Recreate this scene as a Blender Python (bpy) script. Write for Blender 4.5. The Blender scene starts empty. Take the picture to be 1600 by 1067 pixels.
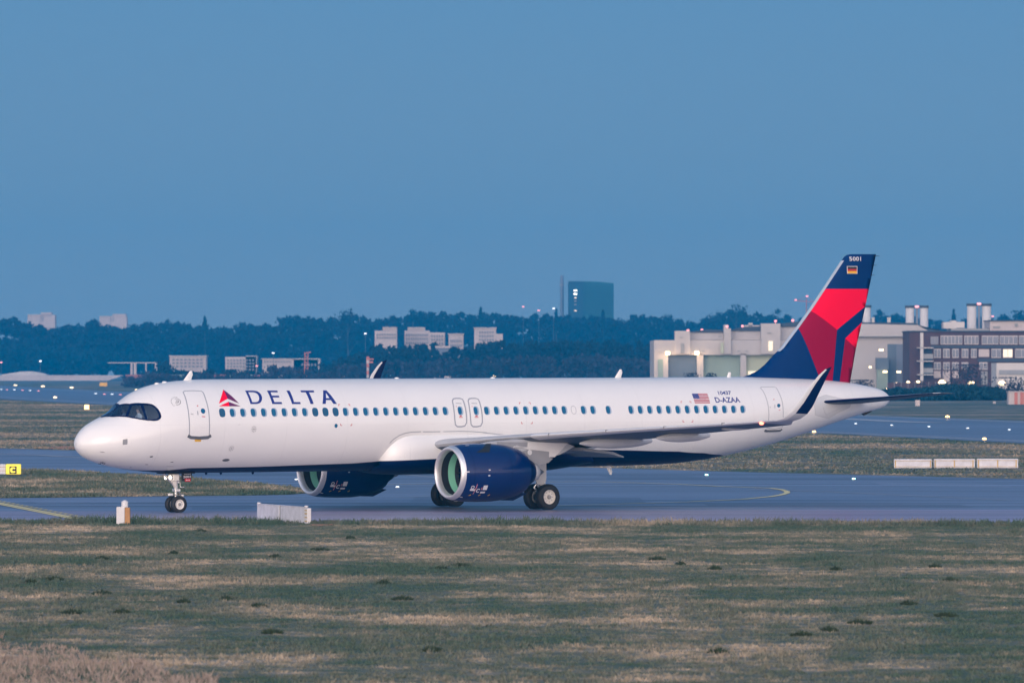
import bpy, bmesh, math, random
import numpy as np
from mathutils import Vector, Matrix
random.seed(7); rng = np.random.default_rng(7)
R = math.radians
scn = bpy.context.scene
COL = scn.collection

# ------------------------------------------------------------------ camera
F = 10305.0; H = 6.39; HOR = 575.0            # focal length in photo pixels, eye height, horizon row
PIT = math.atan((HOR-533.5)/F)
cam_d = bpy.data.cameras.new('camera'); cam = bpy.data.objects.new('camera', cam_d); COL.objects.link(cam)
cam.location = (0, 0, H); cam.rotation_euler = (R(90)+PIT, 0, 0)
cam_d.sensor_width = 36; cam_d.lens = F/1600*36
cam_d.clip_start = 1; cam_d.clip_end = 20000
cam_d.dof.use_dof = True; cam_d.dof.focus_distance = 297; cam_d.dof.aperture_fstop = 3.2
scn.camera = cam
# ------------------------------------------------------------------ sky, sun, exposure
SUN_EL, SUN_AZ = R(14), R(190)                  # low sun behind the camera, to its left
w = bpy.data.worlds.new('World'); scn.world = w; w.use_nodes = True
wn = w.node_tree.nodes; wl = w.node_tree.links; wn.clear()
out = wn.new('ShaderNodeOutputWorld'); bg = wn.new('ShaderNodeBackground'); sky = wn.new('ShaderNodeTexSky')
sky.sky_type = 'NISHITA'; sky.sun_disc = False; sky.sun_elevation = SUN_EL; sky.sun_rotation = SUN_AZ
sky.air_density = 1.0; sky.dust_density = .6; sky.ozone_density = 4
def wmath(op, a, b=None, clamp=False):
    n = wn.new('ShaderNodeMath'); n.operation = op; n.use_clamp = clamp
    for i, q in enumerate((a, b)):
        if q is None: continue
        if isinstance(q, (int, float)): n.inputs[i].default_value = q
        else: wl.new(q, n.inputs[i])
    return n.outputs[0]
tcw = wn.new('ShaderNodeTexCoord'); sxyz = wn.new('ShaderNodeSeparateXYZ'); wl.new(tcw.outputs['Generated'], sxyz.inputs[0])
ramp = wn.new('ShaderNodeValToRGB'); wl.new(sxyz.outputs[2], ramp.inputs[0])       # dusk sky by elevation
SKY_STOPS = [(0.0, (.160, .235, .335)), (.018, (.145, .225, .325)), (.03, (.122, .212, .328)), (.056, (.092, .200, .345)), (.35, (.06, .15, .29)), (1.0, (.045, .12, .26))]
ramp.color_ramp.elements[0].position = 0; ramp.color_ramp.elements[0].color = (*SKY_STOPS[0][1], 1)
ramp.color_ramp.elements[1].position = 1; ramp.color_ramp.elements[1].color = (*SKY_STOPS[-1][1], 1)
for p_, c_ in SKY_STOPS[1:-1]: e_ = ramp.color_ramp.elements.new(p_); e_.color = (*c_, 1)
dx, dy = math.sin(SUN_AZ), math.cos(SUN_AZ)
dt = wmath('ADD', wmath('MULTIPLY', sxyz.outputs[0], dx), wmath('MULTIPLY', sxyz.outputs[1], dy))
side = wmath('POWER', wmath('MAXIMUM', wmath('ADD', wmath('MULTIPLY', dt, .6), .4), 0), 1.5)      # towards the afterglow
elev = wmath('POWER', 2.718, wmath('MULTIPLY', wmath('ABSOLUTE', sxyz.outputs[2]), -4.0))
glow = wmath('MULTIPLY', side, elev)
def wmix(bt, a, b, f=1.0):
    n = wn.new('ShaderNodeMix'); n.data_type = 'RGBA'; n.blend_type = bt; n.inputs[0].default_value = f
    for i, q in ((6, a), (7, b)):
        if isinstance(q, tuple): n.inputs[i].default_value = (*q, 1)
        else: wl.new(q, n.inputs[i])
    return n.outputs[2]
gcol = wmix('MULTIPLY', (3.6, 2.6, 1.85), glow)
gtop = wmix('MULTIPLY', (.56, .54, .62), side)
nish = wmix('MULTIPLY', sky.outputs[0], (.006, .006, .006))
wl.new(wmix('ADD', wmix('ADD', ramp.outputs[0], wmix('ADD', gcol, gtop)), nish), bg.inputs[0]); wl.new(bg.outputs[0], out.inputs[0])
bg.inputs[1].default_value = 1.0
sd = bpy.data.lights.new('sun', 'SUN'); so = bpy.data.objects.new('sun', sd); COL.objects.link(so)
sd.energy = 1.0; sd.angle = R(35); sd.color = (1.0, 0.77, 0.60)
sdir = Vector((math.sin(SUN_AZ)*math.cos(SUN_EL), math.cos(SUN_AZ)*math.cos(SUN_EL), math.sin(SUN_EL)))
so.rotation_euler = (-sdir).to_track_quat('-Z', 'Y').to_euler()
scn.view_settings.view_transform = 'Standard'; scn.view_settings.look = 'None'
scn.view_settings.exposure = 0.35; scn.view_settings.gamma = 1
scn.render.engine = 'CYCLES'
scn.cycles.volume_bounces = 1; scn.cycles.max_bounces = 8

# ------------------------------------------------------------------ materials
def mat(name, col, rough=0.5, metal=0.0, coat=0.0, noise=0.0, nscale=1.0, bump=0.0, bscale=20, spec=0.5, emit=None, es=0):
    m = bpy.data.materials.new(name); m.use_nodes = True
    nt = m.node_tree; b = nt.nodes['Principled BSDF']
    b.inputs['Base Color'].default_value = (*col, 1); b.inputs['Roughness'].default_value = rough
    b.inputs['Metallic'].default_value = metal; b.inputs['Coat Weight'].default_value = coat
    b.inputs['Specular IOR Level'].default_value = spec
    if emit: b.inputs['Emission Color'].default_value = (*emit, 1); b.inputs['Emission Strength'].default_value = es
    if noise or bump:
        tc = nt.nodes.new('ShaderNodeTexCoord')
    if noise:
        n = nt.nodes.new('ShaderNodeTexNoise'); n.inputs['Scale'].default_value = nscale; n.inputs['Detail'].default_value = 5
        nt.links.new(tc.outputs['Object'], n.inputs['Vector'])
        r = nt.nodes.new('ShaderNodeMapRange'); r.inputs['From Min'].default_value = .3; r.inputs['From Max'].default_value = .7
        r.inputs['To Min'].default_value = 1-noise; r.inputs['To Max'].default_value = 1+noise
        nt.links.new(n.outputs[0], r.inputs[0])
        mx = nt.nodes.new('ShaderNodeMix'); mx.data_type = 'RGBA'; mx.blend_type = 'MULTIPLY'; mx.inputs[0].default_value = 1
        mx.inputs[6].default_value = (*col, 1); nt.links.new(r.outputs[0], mx.inputs[7])
        nt.links.new(mx.outputs[2], b.inputs['Base Color'])
    if bump:
        n2 = nt.nodes.new('ShaderNodeTexNoise'); n2.inputs['Scale'].default_value = bscale; n2.inputs['Detail'].default_value = 4
        nt.links.new(tc.outputs['Object'], n2.inputs['Vector'])
        bp = nt.nodes.new('ShaderNodeBump'); bp.inputs['Strength'].default_value = bump; bp.inputs['Distance'].default_value = .05
        nt.links.new(n2.outputs[0], bp.inputs['Height']); nt.links.new(bp.outputs[0], b.inputs['Normal'])
    return m
M = {}
M['white'] = mat('white_paint', (.80, .80, .79), .35, coat=.5, noise=.015, nscale=.7)
M['navy'] = mat('navy_paint', (.0, .030, .135), .4, noise=.06, nscale=1.5, spec=.12)
M['navy_gloss'] = mat('glossy_navy_paint', (.0, .016, .10), .3, coat=.55, noise=.05, nscale=1.5, spec=.2); M['navy_gloss'].node_tree.nodes['Principled BSDF'].inputs['Coat Roughness'].default_value = .06
M['navy_dark'] = mat('dark_navy_paint', (.0, .008, .055), .35, spec=.15)
M['red'] = mat('bright_red_paint', (.95, .0, .045), .45, spec=.08)
M['maroon'] = mat('maroon_paint', (.30, .0, .04), .45, spec=.1)
M['purple'] = mat('plum_paint', (.13, .012, .10), .35)
M['lettering'] = mat('blue_lettering', (.012, .03, .22), .35)
M['wing_grey'] = mat('wing_grey_paint', (.40, .42, .45), .35, noise=.05, nscale=1.2)
M['mid_grey'] = mat('mid_grey_paint', (.26, .27, .29), .4, noise=.06, nscale=2)
M['pale_grey'] = mat('pale_grey_paint', (.62, .63, .64), .35, noise=.03)
M['underside_shade'] = mat('shade_painted_underside', (.065, .09, .125), .45)  # grey paint darkened to carry the shade under wing and stabiliser
M['fan_dark'] = mat('dark_fan_blade', (.035, .045, .06), .35, metal=.5)
M['mark'] = mat('dark_service_mark', (.10, .11, .13), .5)
M['edge'] = mat('fin_edge_metal', (.34, .42, .52), .4)
M['metal'] = mat('satin_metal', (.74, .74, .75), .48, metal=.85)
M['steel'] = mat('dull_steel', (.40, .38, .36), .4, metal=1.0, noise=.1)
M['chrome'] = mat('strut_metal', (.75, .74, .72), .25, metal=.8)
M['green_liner'] = mat('green_acoustic_liner', (.26, .68, .50), .5)
M['dark'] = mat('dark_interior', (.012, .014, .018), .7)
M['liner'] = mat('grey_blue_interior', (.035, .045, .06), .7)
M['rubber'] = mat('tyre_rubber', (.012, .013, .016), .6, bump=.1, bscale=40)
M['rim'] = mat('rim_paint', (.72, .70, .66), .45, noise=.06, nscale=6)
M['line'] = mat('seam_line', (.33, .35, .40), .5)
M['softline'] = mat('soft_seam', (.47, .48, .50), .5)
M['winframe'] = mat('window_surround', (.30, .42, .55), .4)
M['winglass'] = mat('cabin_window_glass', (.008, .12, .25), .15, spec=.4)
M['winshade'] = mat('cabin_window_shaded', (.02, .10, .20), .4, spec=.2)
M['sticker'] = mat('white_sticker', (.62, .62, .66), .5)
M['pink'] = mat('pink_marking', (.62, .25, .28), .5)
M['yellow'] = mat('yellow_marking', (.75, .42, .03), .5)
M['gold'] = mat('gold_stripe', (.85, .45, .02), .4)
M['lens_lit'] = mat('softly_lit_lens', (.9, .85, .75), .3, emit=(1, .93, .82), es=1.6)
M['black'] = mat('black_paint', (.008, .008, .01), .5)
M['red_mark'] = mat('red_marking', (.50, .02, .03), .5)
M['beacon_lit'] = mat('lit_wingtip_lamp', (.9, .2, .1), .4, emit=(1, .13, .07), es=7)
M['lamp_warm'] = mat('lit_warm_lamp', (.9, .7, .4), .4, emit=(1, .72, .40), es=3.2)
M['lamp_amber'] = mat('lit_amber_lamp', (.9, .6, .2), .4, emit=(1, .62, .22), es=3)
M['lamp_white'] = mat('lit_white_lamp', (.9, .9, .9), .4, emit=(.85, .95, 1), es=1.8)
M['lamp_cyan'] = mat('lit_green_lamp', (.5, .9, .8), .4, emit=(.45, 1, .85), es=4)
M['lamp_red'] = mat('lit_red_lamp', (.9, .3, .3), .4, emit=(1, .34, .34), es=1.5)
M['white_plain'] = mat('matt_white', (.66, .65, .66), .6, noise=.05, nscale=2)
M['sign_white'] = mat('sign_panel_white', (.62, .62, .67), .5, noise=.14, nscale=2.5)

def glassmat(name, tint, gl=.25):
    m = bpy.data.materials.new(name); m.use_nodes = True; nt = m.node_tree; nt.nodes.clear()
    o = nt.nodes.new('ShaderNodeOutputMaterial'); t = nt.nodes.new('ShaderNodeBsdfTransparent'); g = nt.nodes.new('ShaderNodeBsdfGlossy')
    fr = nt.nodes.new('ShaderNodeFresnel'); fr.inputs[0].default_value = 1.5
    ad = nt.nodes.new('ShaderNodeMath'); ad.operation = 'ADD'; ad.use_clamp = True; ad.inputs[1].default_value = gl
    t.inputs[0].default_value = (*tint, 1); g.inputs[0].default_value = (.75, .85, 1, 1); g.inputs['Roughness'].default_value = .03
    mx = nt.nodes.new('ShaderNodeMixShader')
    nt.links.new(fr.outputs[0], ad.inputs[0]); nt.links.new(ad.outputs[0], mx.inputs[0])
    nt.links.new(t.outputs[0], mx.inputs[1]); nt.links.new(g.outputs[0], mx.inputs[2]); nt.links.new(mx.outputs[0], o.inputs[0])
    return m
M['cockpit_glass'] = glassmat('cockpit_glass', (.72, .85, .95), .10)

# ------------------------------------------------------------------ helpers
def mk(name, vs, fs, mats=None, parent=None, smooth=False, mi=None, loc=None):
    me = bpy.data.meshes.new(name)
    me.from_pydata([tuple(map(float, v)) for v in vs], [], [tuple(int(i) for i in f) for f in fs])
    if mats is not None:
        for m in (mats if isinstance(mats, (list, tuple)) else [mats]): me.materials.append(m)
    if mi is not None: me.polygons.foreach_set('material_index', np.array(mi, dtype=np.int32))
    if smooth: me.polygons.foreach_set('use_smooth', [True]*len(me.polygons))
    me.update()
    o = bpy.data.objects.new(name, me); COL.objects.link(o)
    if parent: o.parent = parent
    if loc: o.location = loc
    return o
def tag(o, label=None, cat=None, group=None, kind=None):
    if label: o['label'] = label
    if cat: o['category'] = cat
    if group: o['group'] = group
    if kind: o['kind'] = kind
    return o
def empty(name, loc=(0, 0, 0), rz=0, parent=None):
    o = bpy.data.objects.new(name, None); COL.objects.link(o); o.location = loc; o.rotation_euler = (0, 0, rz)
    o.empty_display_size = .3
    if parent: o.parent = parent
    return o
class MB:
    def __init__(s): s.v = []; s.f = []; s.m = []
    def add(s, vs, fs, m=0):
        k = len(s.v); s.v += [tuple(v) for v in vs]; s.f += [tuple(i+k for i in f) for f in fs]; s.m += [m]*len(fs)
    def box(s, x0, x1, y0, y1, z0, z1, m=0):
        v = [(x, y, z) for x in (x0, x1) for y in (y0, y1) for z in (z0, z1)]
        s.add(v, [(0, 1, 3, 2), (4, 6, 7, 5), (0, 4, 5, 1), (2, 3, 7, 6), (0, 2, 6, 4), (1, 5, 7, 3)], m)
    def bev(s, x0, x1, y0, y1, z0, z1, b, m=0):
        # box with chamfered vertical and horizontal edges
        def ring(xa, xb, ya, yb, z, c): return [(xa+c, ya, z), (xb-c, ya, z), (xb, ya+c, z), (xb, yb-c, z), (xb-c, yb, z), (xa+c, yb, z), (xa, yb-c, z), (xa, ya+c, z)]
        rs = [ring(x0+b, x1-b, y0+b, y1-b, z0, b*.5), ring(x0, x1, y0, y1, z0+b, b), ring(x0, x1, y0, y1, z1-b, b), ring(x0+b, x1-b, y0+b, y1-b, z1, b*.5)]
        v = [p for r in rs for p in r]; f = []
        for k in range(3):
            for i in range(8):
                j = (i+1) % 8; f.append((k*8+i, k*8+j, k*8+8+j, k*8+8+i))
        f.append(tuple(range(7, -1, -1))); f.append(tuple(range(24, 32)))
        s.add(v, f, m)
    def tube(s, pts, rad, n=10, m=0, cap=True):
        pts = [Vector(p) for p in pts]; rad = rad if isinstance(rad, (list, tuple)) else [rad]*len(pts)
        v = []; f = []; a = None
        for i, p in enumerate(pts):
            d = (pts[min(i+1, len(pts)-1)]-pts[max(i-1, 0)]).normalized()
            if a is None: a = d.orthogonal().normalized()
            else: a = (a-d*a.dot(d)).normalized()
            b = d.cross(a)
            for k in range(n):
                t = 2*math.pi*k/n; v.append(p+(a*math.cos(t)+b*math.sin(t))*rad[i])
        for i in range(len(pts)-1):
            for k in range(n): f.append((i*n+k, i*n+(k+1) % n, (i+1)*n+(k+1) % n, (i+1)*n+k))
        if cap: f.append(tuple(range(n-1, -1, -1))); f.append(tuple((len(pts)-1)*n+k for k in range(n)))
        s.add(v, f, m)
    def lathe(s, prof, axis='x', c=(0, 0, 0), n=48, m=0, ms=None, ph0=0):
        # prof: (along, r)
        v = []; f = []; mm = []
        for a, r in prof:
            for k in range(n):
                t = ph0+2*math.pi*k/n; u, q = r*math.cos(t), r*math.sin(t)
                v.append({'x': (c[0]+a, c[1]+u, c[2]+q), 'y': (c[0]+q, c[1]+a, c[2]+u), 'z': (c[0]+u, c[1]+q, c[2]+a)}[axis])
        for i in range(len(prof)-1):
            for k in range(n):
                f.append((i*n+k, (i+1)*n+k, (i+1)*n+(k+1) % n, i*n+(k+1) % n)); mm.append(ms[i] if ms else m)
        k = len(s.v); s.v += v; s.f += [tuple(i+k for i in q) for q in f]; s.m += mm
    def prism(s, poly, y0, y1, plane='xz', m=0):
        n = len(poly)
        P = (lambda a, b, y: (a, y, b)) if plane == 'xz' else ((lambda a, b, y: (a, b, y)) if plane == 'xy' else (lambda a, b, y: (y, a, b)))
        v = [P(a, b, y0) for a, b in poly]+[P(a, b, y1) for a, b in poly]
        f = [tuple(range(n)), tuple(range(2*n-1, n-1, -1))]+[(i, n+i, n+(i+1) % n, (i+1) % n) for i in range(n)]
        s.add(v, f, m)
    def build(s, name, mats, parent=None, smooth=False, loc=None):
        o = mk(name, s.v, s.f, mats, parent, smooth, s.m, loc)
        bm = bmesh.new(); bm.from_mesh(o.data); bmesh.ops.recalc_face_normals(bm, faces=bm.faces); bm.to_mesh(o.data); bm.free()
        if smooth and smooth != 'all':
            for e in o.data.edges: pass
            autosmooth(o, 40)
        return o
def autosmooth(o, deg):
    bm = bmesh.new(); bm.from_mesh(o.data)
    for e in bm.edges:
        if len(e.link_faces) == 2: e.smooth = e.calc_face_angle(0) < R(deg)
    bm.to_mesh(o.data); bm.free()
def proj_w(X, Y, Z):
    yc = Z-H; z2 = Y*math.cos(PIT)+yc*math.sin(PIT); y2 = -Y*math.sin(PIT)+yc*math.cos(PIT)
    return 800+F*X/z2, 533.5-F*y2/z2
def ray(px, py):
    xv = (px-800)/F; yv = -(py-533.5)/F
    return np.array([xv, math.cos(PIT)-yv*math.sin(PIT), math.sin(PIT)+yv*math.cos(PIT)])
def G(px, py):          # photo pixel -> point of the ground
    d = ray(px, py); t = -H/d[2]; return (d[0]*t, d[1]*t)
def at(px, py, D):      # photo pixel at a distance -> (x, z)
    d = ray(px, py); t = D/d[1]; return d[0]*t, H+d[2]*t
def text2d(s, spacing=1.0):
    cu = bpy.data.curves.new('t', 'FONT'); cu.body = s; cu.space_character = spacing; cu.resolution_u = 3; cu.offset = .022
    o = bpy.data.objects.new('t', cu); COL.objects.link(o)
    dg = bpy.context.evaluated_depsgraph_get(); me = o.evaluated_get(dg).to_mesh()
    v = np.array([tuple(p.co)[:2] for p in me.vertices]); f = [tuple(p.vertices) for p in me.polygons]
    bpy.data.objects.remove(o); bpy.data.curves.remove(cu)
    v -= v.min(0); v /= v.max(0)
    return v, f
def fill2d(loops, step=None, cuts=()):
    bm = bmesh.new()
    for lp in loops:
        vs = [bm.verts.new((a, b, 0)) for a, b in lp]
        for i in range(len(vs)): bm.edges.new((vs[i], vs[(i+1) % len(vs)]))
    bmesh.ops.triangle_fill(bm, use_beauty=True, use_dissolve=False, edges=bm.edges[:])
    a = np.array([v.co[:2] for v in bm.verts]); lo, hi = a.min(0), a.max(0)
    if step:
        for ax in (0, 1):
            k = math.ceil(lo[ax]/step)
            while k*step < hi[ax]:
                co = [0, 0, 0]; no = [0, 0, 0]; co[ax] = k*step; no[ax] = 1
                bmesh.ops.bisect_plane(bm, geom=bm.verts[:]+bm.edges[:]+bm.faces[:], plane_co=co, plane_no=no); k += 1
    for (co, no) in cuts:
        bmesh.ops.bisect_plane(bm, geom=bm.verts[:]+bm.edges[:]+bm.faces[:], plane_co=(*co, 0), plane_no=(*no, 0))
    bm.verts.index_update()
    v = np.array([p.co[:2] for p in bm.verts]); f = [tuple(q.index for q in g.verts) for g in bm.faces]; bm.free()
    return v, f
def ribbon(path, w, step=.12, closed=False):
    P = [np.array(p, float) for p in path]
    if closed: P.append(P[0])
    Q = [P[0]]
    for a, b in zip(P[:-1], P[1:]):
        n = max(1, int(np.linalg.norm(b-a)/step))
        for k in range(1, n+1): Q.append(a+(b-a)*k/n)
    v = []; f = []
    for i, p in enumerate(Q):
        a = Q[i-1] if i else (Q[-2] if closed else Q[0]); b = Q[i+1] if i < len(Q)-1 else (Q[1] if closed else Q[-1])
        d = b-a; d /= (np.linalg.norm(d)+1e-9); n = np.array([-d[1], d[0]])
        v += [p+n*w/2, p-n*w/2]
    for i in range(len(Q)-1): f.append((2*i, 2*i+1, 2*i+3, 2*i+2))
    return np.array(v), f
def inpoly(p, poly):
    x, y = p; c = False; n = len(poly)
    for i in range(n):
        x0, y0 = poly[i]; x1, y1 = poly[(i+1) % n]
        if (y0 > y) != (y1 > y) and x < (x1-x0)*(y-y0)/(y1-y0)+x0: c = not c
    return c
def crop(l, ox, oy, s): return [(ox+a/s, oy+b/s) for a, b in l]

# ------------------------------------------------------------------ aircraft frame: x aft, y starboard (away from camera), z up
NX, NY, YAW = -19.01, 287.70, R(34.0)
cs, sn = math.cos(YAW), math.sin(YAW)
def ploc(D): return np.array([D[0]*cs+D[1]*sn, -D[0]*sn+D[1]*cs, D[2]])
RO = ploc(np.array([-NX, -NY, H]))
def pray(px, py): return ploc(ray(px, py))
def pin(px, py, y):      # pixel -> (x, z) on the aircraft plane y = const
    d = pray(px, py); t = (y-RO[1])/d[1]; p = RO+d*t; return float(p[0]), float(p[2])
def pp(x, y, z): return proj_w(NX+x*cs-y*sn, NY+x*sn+y*cs, z)
T = np.array([(0,3.04,3.04,0,3.04),(.03,3.22,2.88,.20,3.04),(.1,3.38,2.76,.37,3.04),(.3,3.62,2.57,.64,3.05),(.6,3.87,2.39,.92,3.08),
(1.0,4.08,2.24,1.17,3.12),(1.5,4.30,2.10,1.40,3.18),(1.9,4.50,2.02,1.54,3.25),(2.4,4.93,1.94,1.68,3.35),(2.9,5.27,1.88,1.78,3.45),
(3.5,5.52,1.82,1.87,3.6),(4.2,5.69,1.77,1.93,3.7),(5.2,5.80,1.745,1.965,3.8),(6.5,5.865,1.74,1.975,3.84),(8,5.87,1.74,1.975,3.85),
(20,5.90,1.80,1.975,3.85),(28.5,5.92,1.86,1.975,3.85),(31.5,5.93,1.93,1.975,3.87),(33.5,5.94,2.10,1.95,3.98),(35.5,5.95,2.42,1.86,4.17),
(37.5,5.92,2.83,1.68,4.4),(39.5,5.86,3.33,1.4,4.63),(41.5,5.73,3.87,1.02,4.83),(43,5.54,4.25,.65,4.92),(44.1,5.28,4.52,.34,4.93),(44.4,5.08,4.68,.18,4.92)])
def pchip(X, Yc, x):
    X = np.asarray(X); i = min(max(int(np.searchsorted(X, x))-1, 0), len(X)-2); h = np.diff(X); o = []
    for k in range(Yc.shape[1]):
        y = Yc[:, k]; d = np.diff(y)/h
        def m(j):
            if j == 0: return d[0]
            if j == len(X)-1: return d[-1]
            if d[j-1]*d[j] <= 0: return 0
            w1 = 2*h[j]+h[j-1]; w2 = h[j]+2*h[j-1]; return (w1+w2)/(w1/d[j-1]+w2/d[j])
        t = (x-X[i])/h[i]
        o.append((1+2*t)*(1-t)**2*y[i]+t*(1-t)**2*h[i]*m(i)+t*t*(3-2*t)*y[i+1]+t*t*(t-1)*h[i]*m(i+1))
    return o
XS = np.r_[0, .004, .012, .03, np.arange(.06, 6, .02), np.arange(6, 44.4, .1), 44.4]
TAB = np.array([pchip(T[:, 0], T[:, 1:], x) for x in XS])
def hp(x): return [np.interp(x, XS, TAB[:, k]) for k in range(4)]
def hull(x, a, off=0.0):            # a: 0 port side, +pi/2 crown, -pi/2 keel
    def P(x, a):
        t, b, w_, zm = hp(x); s = math.sin(a); return np.array([x, -w_*math.cos(a), zm+((t-zm) if s > 0 else (zm-b))*s])
    p = P(x, a)
    if off:
        du = P(min(x+.02, 44.4), a)-P(max(x-.02, 0), a); dv = P(x, a+.01)-P(x, a-.01); n = np.cross(dv, du); n /= (np.linalg.norm(n)+1e-12)
        c = np.array([x, 0, hp(x)[3]])
        if np.dot(n, p-c) < 0: n = -n
        p = p+n*off
    return p
def inv(px, py):
    D = pray(px, py)
    def g(t):
        p = RO+D*t
        if p[0] <= .001 or p[0] >= 44.4: return 1e3
        tp, bt, w_, zm = hp(p[0]); h = (tp-zm) if p[2] > zm else (zm-bt); return math.hypot(p[1]/w_, (p[2]-zm)/h)-1
    best = (9, 300); t = 284.0; v = 1
    while t < 316:
        v = g(t)
        if v < best[0]: best = (v, t)
        if v < 0: break
        t += .05
    if v < 0:
        lo, hi = t-.05, t
        for _ in range(24):
            m_ = (lo+hi)/2
            if g(m_) < 0: hi = m_
            else: lo = m_
        t = hi
    else: t = best[1]
    p = RO+D*t; tp, bt, w_, zm = hp(p[0]); h = (tp-zm) if p[2] > zm else (zm-bt)
    return float(p[0]), math.atan2((p[2]-zm)/h, -p[1]/w_)
V2 = 2.0   # metres per radian used for the unrolled skin
def uv(px, py): x, a = inv(px, py); return (x, a*V2)
def skin(name, v, f, mats, parent, off=.006, mi=None):
    P = [hull(a, b/V2, off) for a, b in v]
    f = list(f)
    q = f[0]; n = np.cross(P[q[1]]-P[q[0]], P[q[2]]-P[q[0]]); c = P[q[0]]-np.array([P[q[0]][0], 0, hp(P[q[0]][0])[3]])
    if np.dot(n, c) < 0: f = [tuple(reversed(g)) for g in f]
    return mk(name, P, f, mats, parent, True, mi)
def skinpoly(name, pxs, m, parent, off=.006, holes=(), step=.3):
    v, f = fill2d([[uv(*p) for p in pxs]]+[[uv(*p) for p in h] for h in holes], step)
    return skin(name, v, f, m, parent, off)
def skinline(name, pxs, w_, m, parent, off=.005, closed=False):
    v, f = ribbon([uv(*p) for p in pxs], w_, .12, closed); return skin(name, v, f, m, parent, off)
def join(parts):
    v = []; f = []; mi = []
    for k, (a, b) in enumerate(parts):
        n = len(v); v += list(a); f += [tuple(i+n for i in q) for q in b]; mi += [k]*len(b)
    return v, f, mi

air = empty('airliner', (NX, NY, .03), YAW)
tag(air, 'long white twin-jet airliner with navy belly and red, maroon and navy tail', 'airplane')

# ---- cockpit window outlines (unrolled skin coordinates)
outer_px = [(176.3,652.8),(187.5,652),(198,652.8),(207,654.6),(217.5,656.5),(228.8,658),(240,658.8),(246.8,658),(250.9,655),(252.2,652),(250.9,646.8),(247.5,640.8),(242.3,635.5),(237,632.5),(231,631.5),(221.3,631),(202.5,632.1)]
HP = math.pi/2
port = [inv(*p) for p in outer_px]
outer = [(1.256, HP)]+port+[(2.2, HP)]
outer_full = [(x, a*V2) for x, a in outer]+[(x, (math.pi-a)*V2) for x, a in reversed(port)]
pane1 = [(1.36, HP-.04), inv(176.5, 651.2), inv(187, 650.3), inv(195.8, 650.9), inv(199.3, 643), inv(202.9, 634.1), inv(193, 634.6), (2.13, HP-.05)]
pane2 = [inv(*p) for p in [(200.2,651.0),(203,643),(206.4,635.0),(213,634.2),(219.4,634.4),(223,644),(226.3,655.3),(217,654.2),(208,652.4)]]
pane3 = [inv(*p) for p in [(224.3,634.3),(231,634.0),(236.5,634.8),(241.5,638.3),(245.8,644.2),(248.3,651),(246.5,655.2),(238,656.3),(230.3,655.9),(227.5,646)]]
panes = [[(x, a*V2) for x, a in q] for q in (pane1, pane2, pane3)]
panesS = [[(x, (math.pi-a/V2)*V2) for x, a in q] for q in panes]
# ---- fuselage with real cockpit openings; the navy belly edge is a row of edges
line_px = [(236,735.7),(295,732.3),(345,731.3),(400,730.2),(470,727.6),(550.6,724.8),(599,720.9),(655,717.5),(680,715.7),(930,703.6),(991,704.6),(1061,706.3),(1100,708.6),(1128,711.3)]
LB = [inv(*p) for p in line_px]
LX = [1.9, 2.6]+[p[0] for p in LB if p[0] > 3.2]; LA = [-1.57, -1.50]+[p[1] for p in LB if p[0] > 3.2]
LX += [LX[-1]+.7]; LA += [-1.57]
def bnd(x): return float(np.interp(x, LX, LA, left=-1.57, right=-1.57))
def fuselage(off, xs, na, nb, cut=True):
    v = []; f = []; mi = []; S = []
    n = 2*(na+nb)
    for x in xs:
        b = bnd(x); aa = [HP-(HP-b)*k/na for k in range(na)]+[b-(b+HP)*k/nb for k in range(nb)]
        full = aa+[-HP]+[math.pi-a for a in reversed(aa[1:])]
        S.append(full); v += [hull(x, a, off) for a in full]
    n = len(S[0])
    for i in range(len(xs)-1):
        for k in range(n):
            l = (k+1) % n
            if cut and 1.2 < xs[i] < 3.4:
                hit = False
                for (ii, kk) in ((i, k), (i, l), (i+1, k), (i+1, l)):
                    a = S[ii][kk]; q = (xs[ii], a*V2)
                    if S[ii][kk] > -.5 and any(inpoly(q, p) for p in panes+panesS): hit = True; break
                if hit: continue
            f.append((i*n+k, i*n+l, (i+1)*n+l, (i+1)*n+k)); mi.append(1 if na <= k < n-na else 0)
    f.append(tuple(range((len(xs)-1)*n, len(xs)*n))); mi.append(2)
    return v, f, mi
xs = [0.0005, .004, .01, .02, .035, .055, .08, .11, .15, .2, .26, .33, .41, .5, .6, .7, .8, .9, 1.0, 1.1]+list(np.arange(1.2, 3.45, .035))+list(np.arange(3.5, 8, .15))+list(np.arange(8, 30, .4))+list(np.arange(30, 43.9, .25))+[44, 44.2, 44.4]
v, f, mi = fuselage(0, xs, 80, 12)
fus = mk('fuselage', v, f, [M['white'], M['navy_dark'], M['steel']], air, True, mi)
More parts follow.
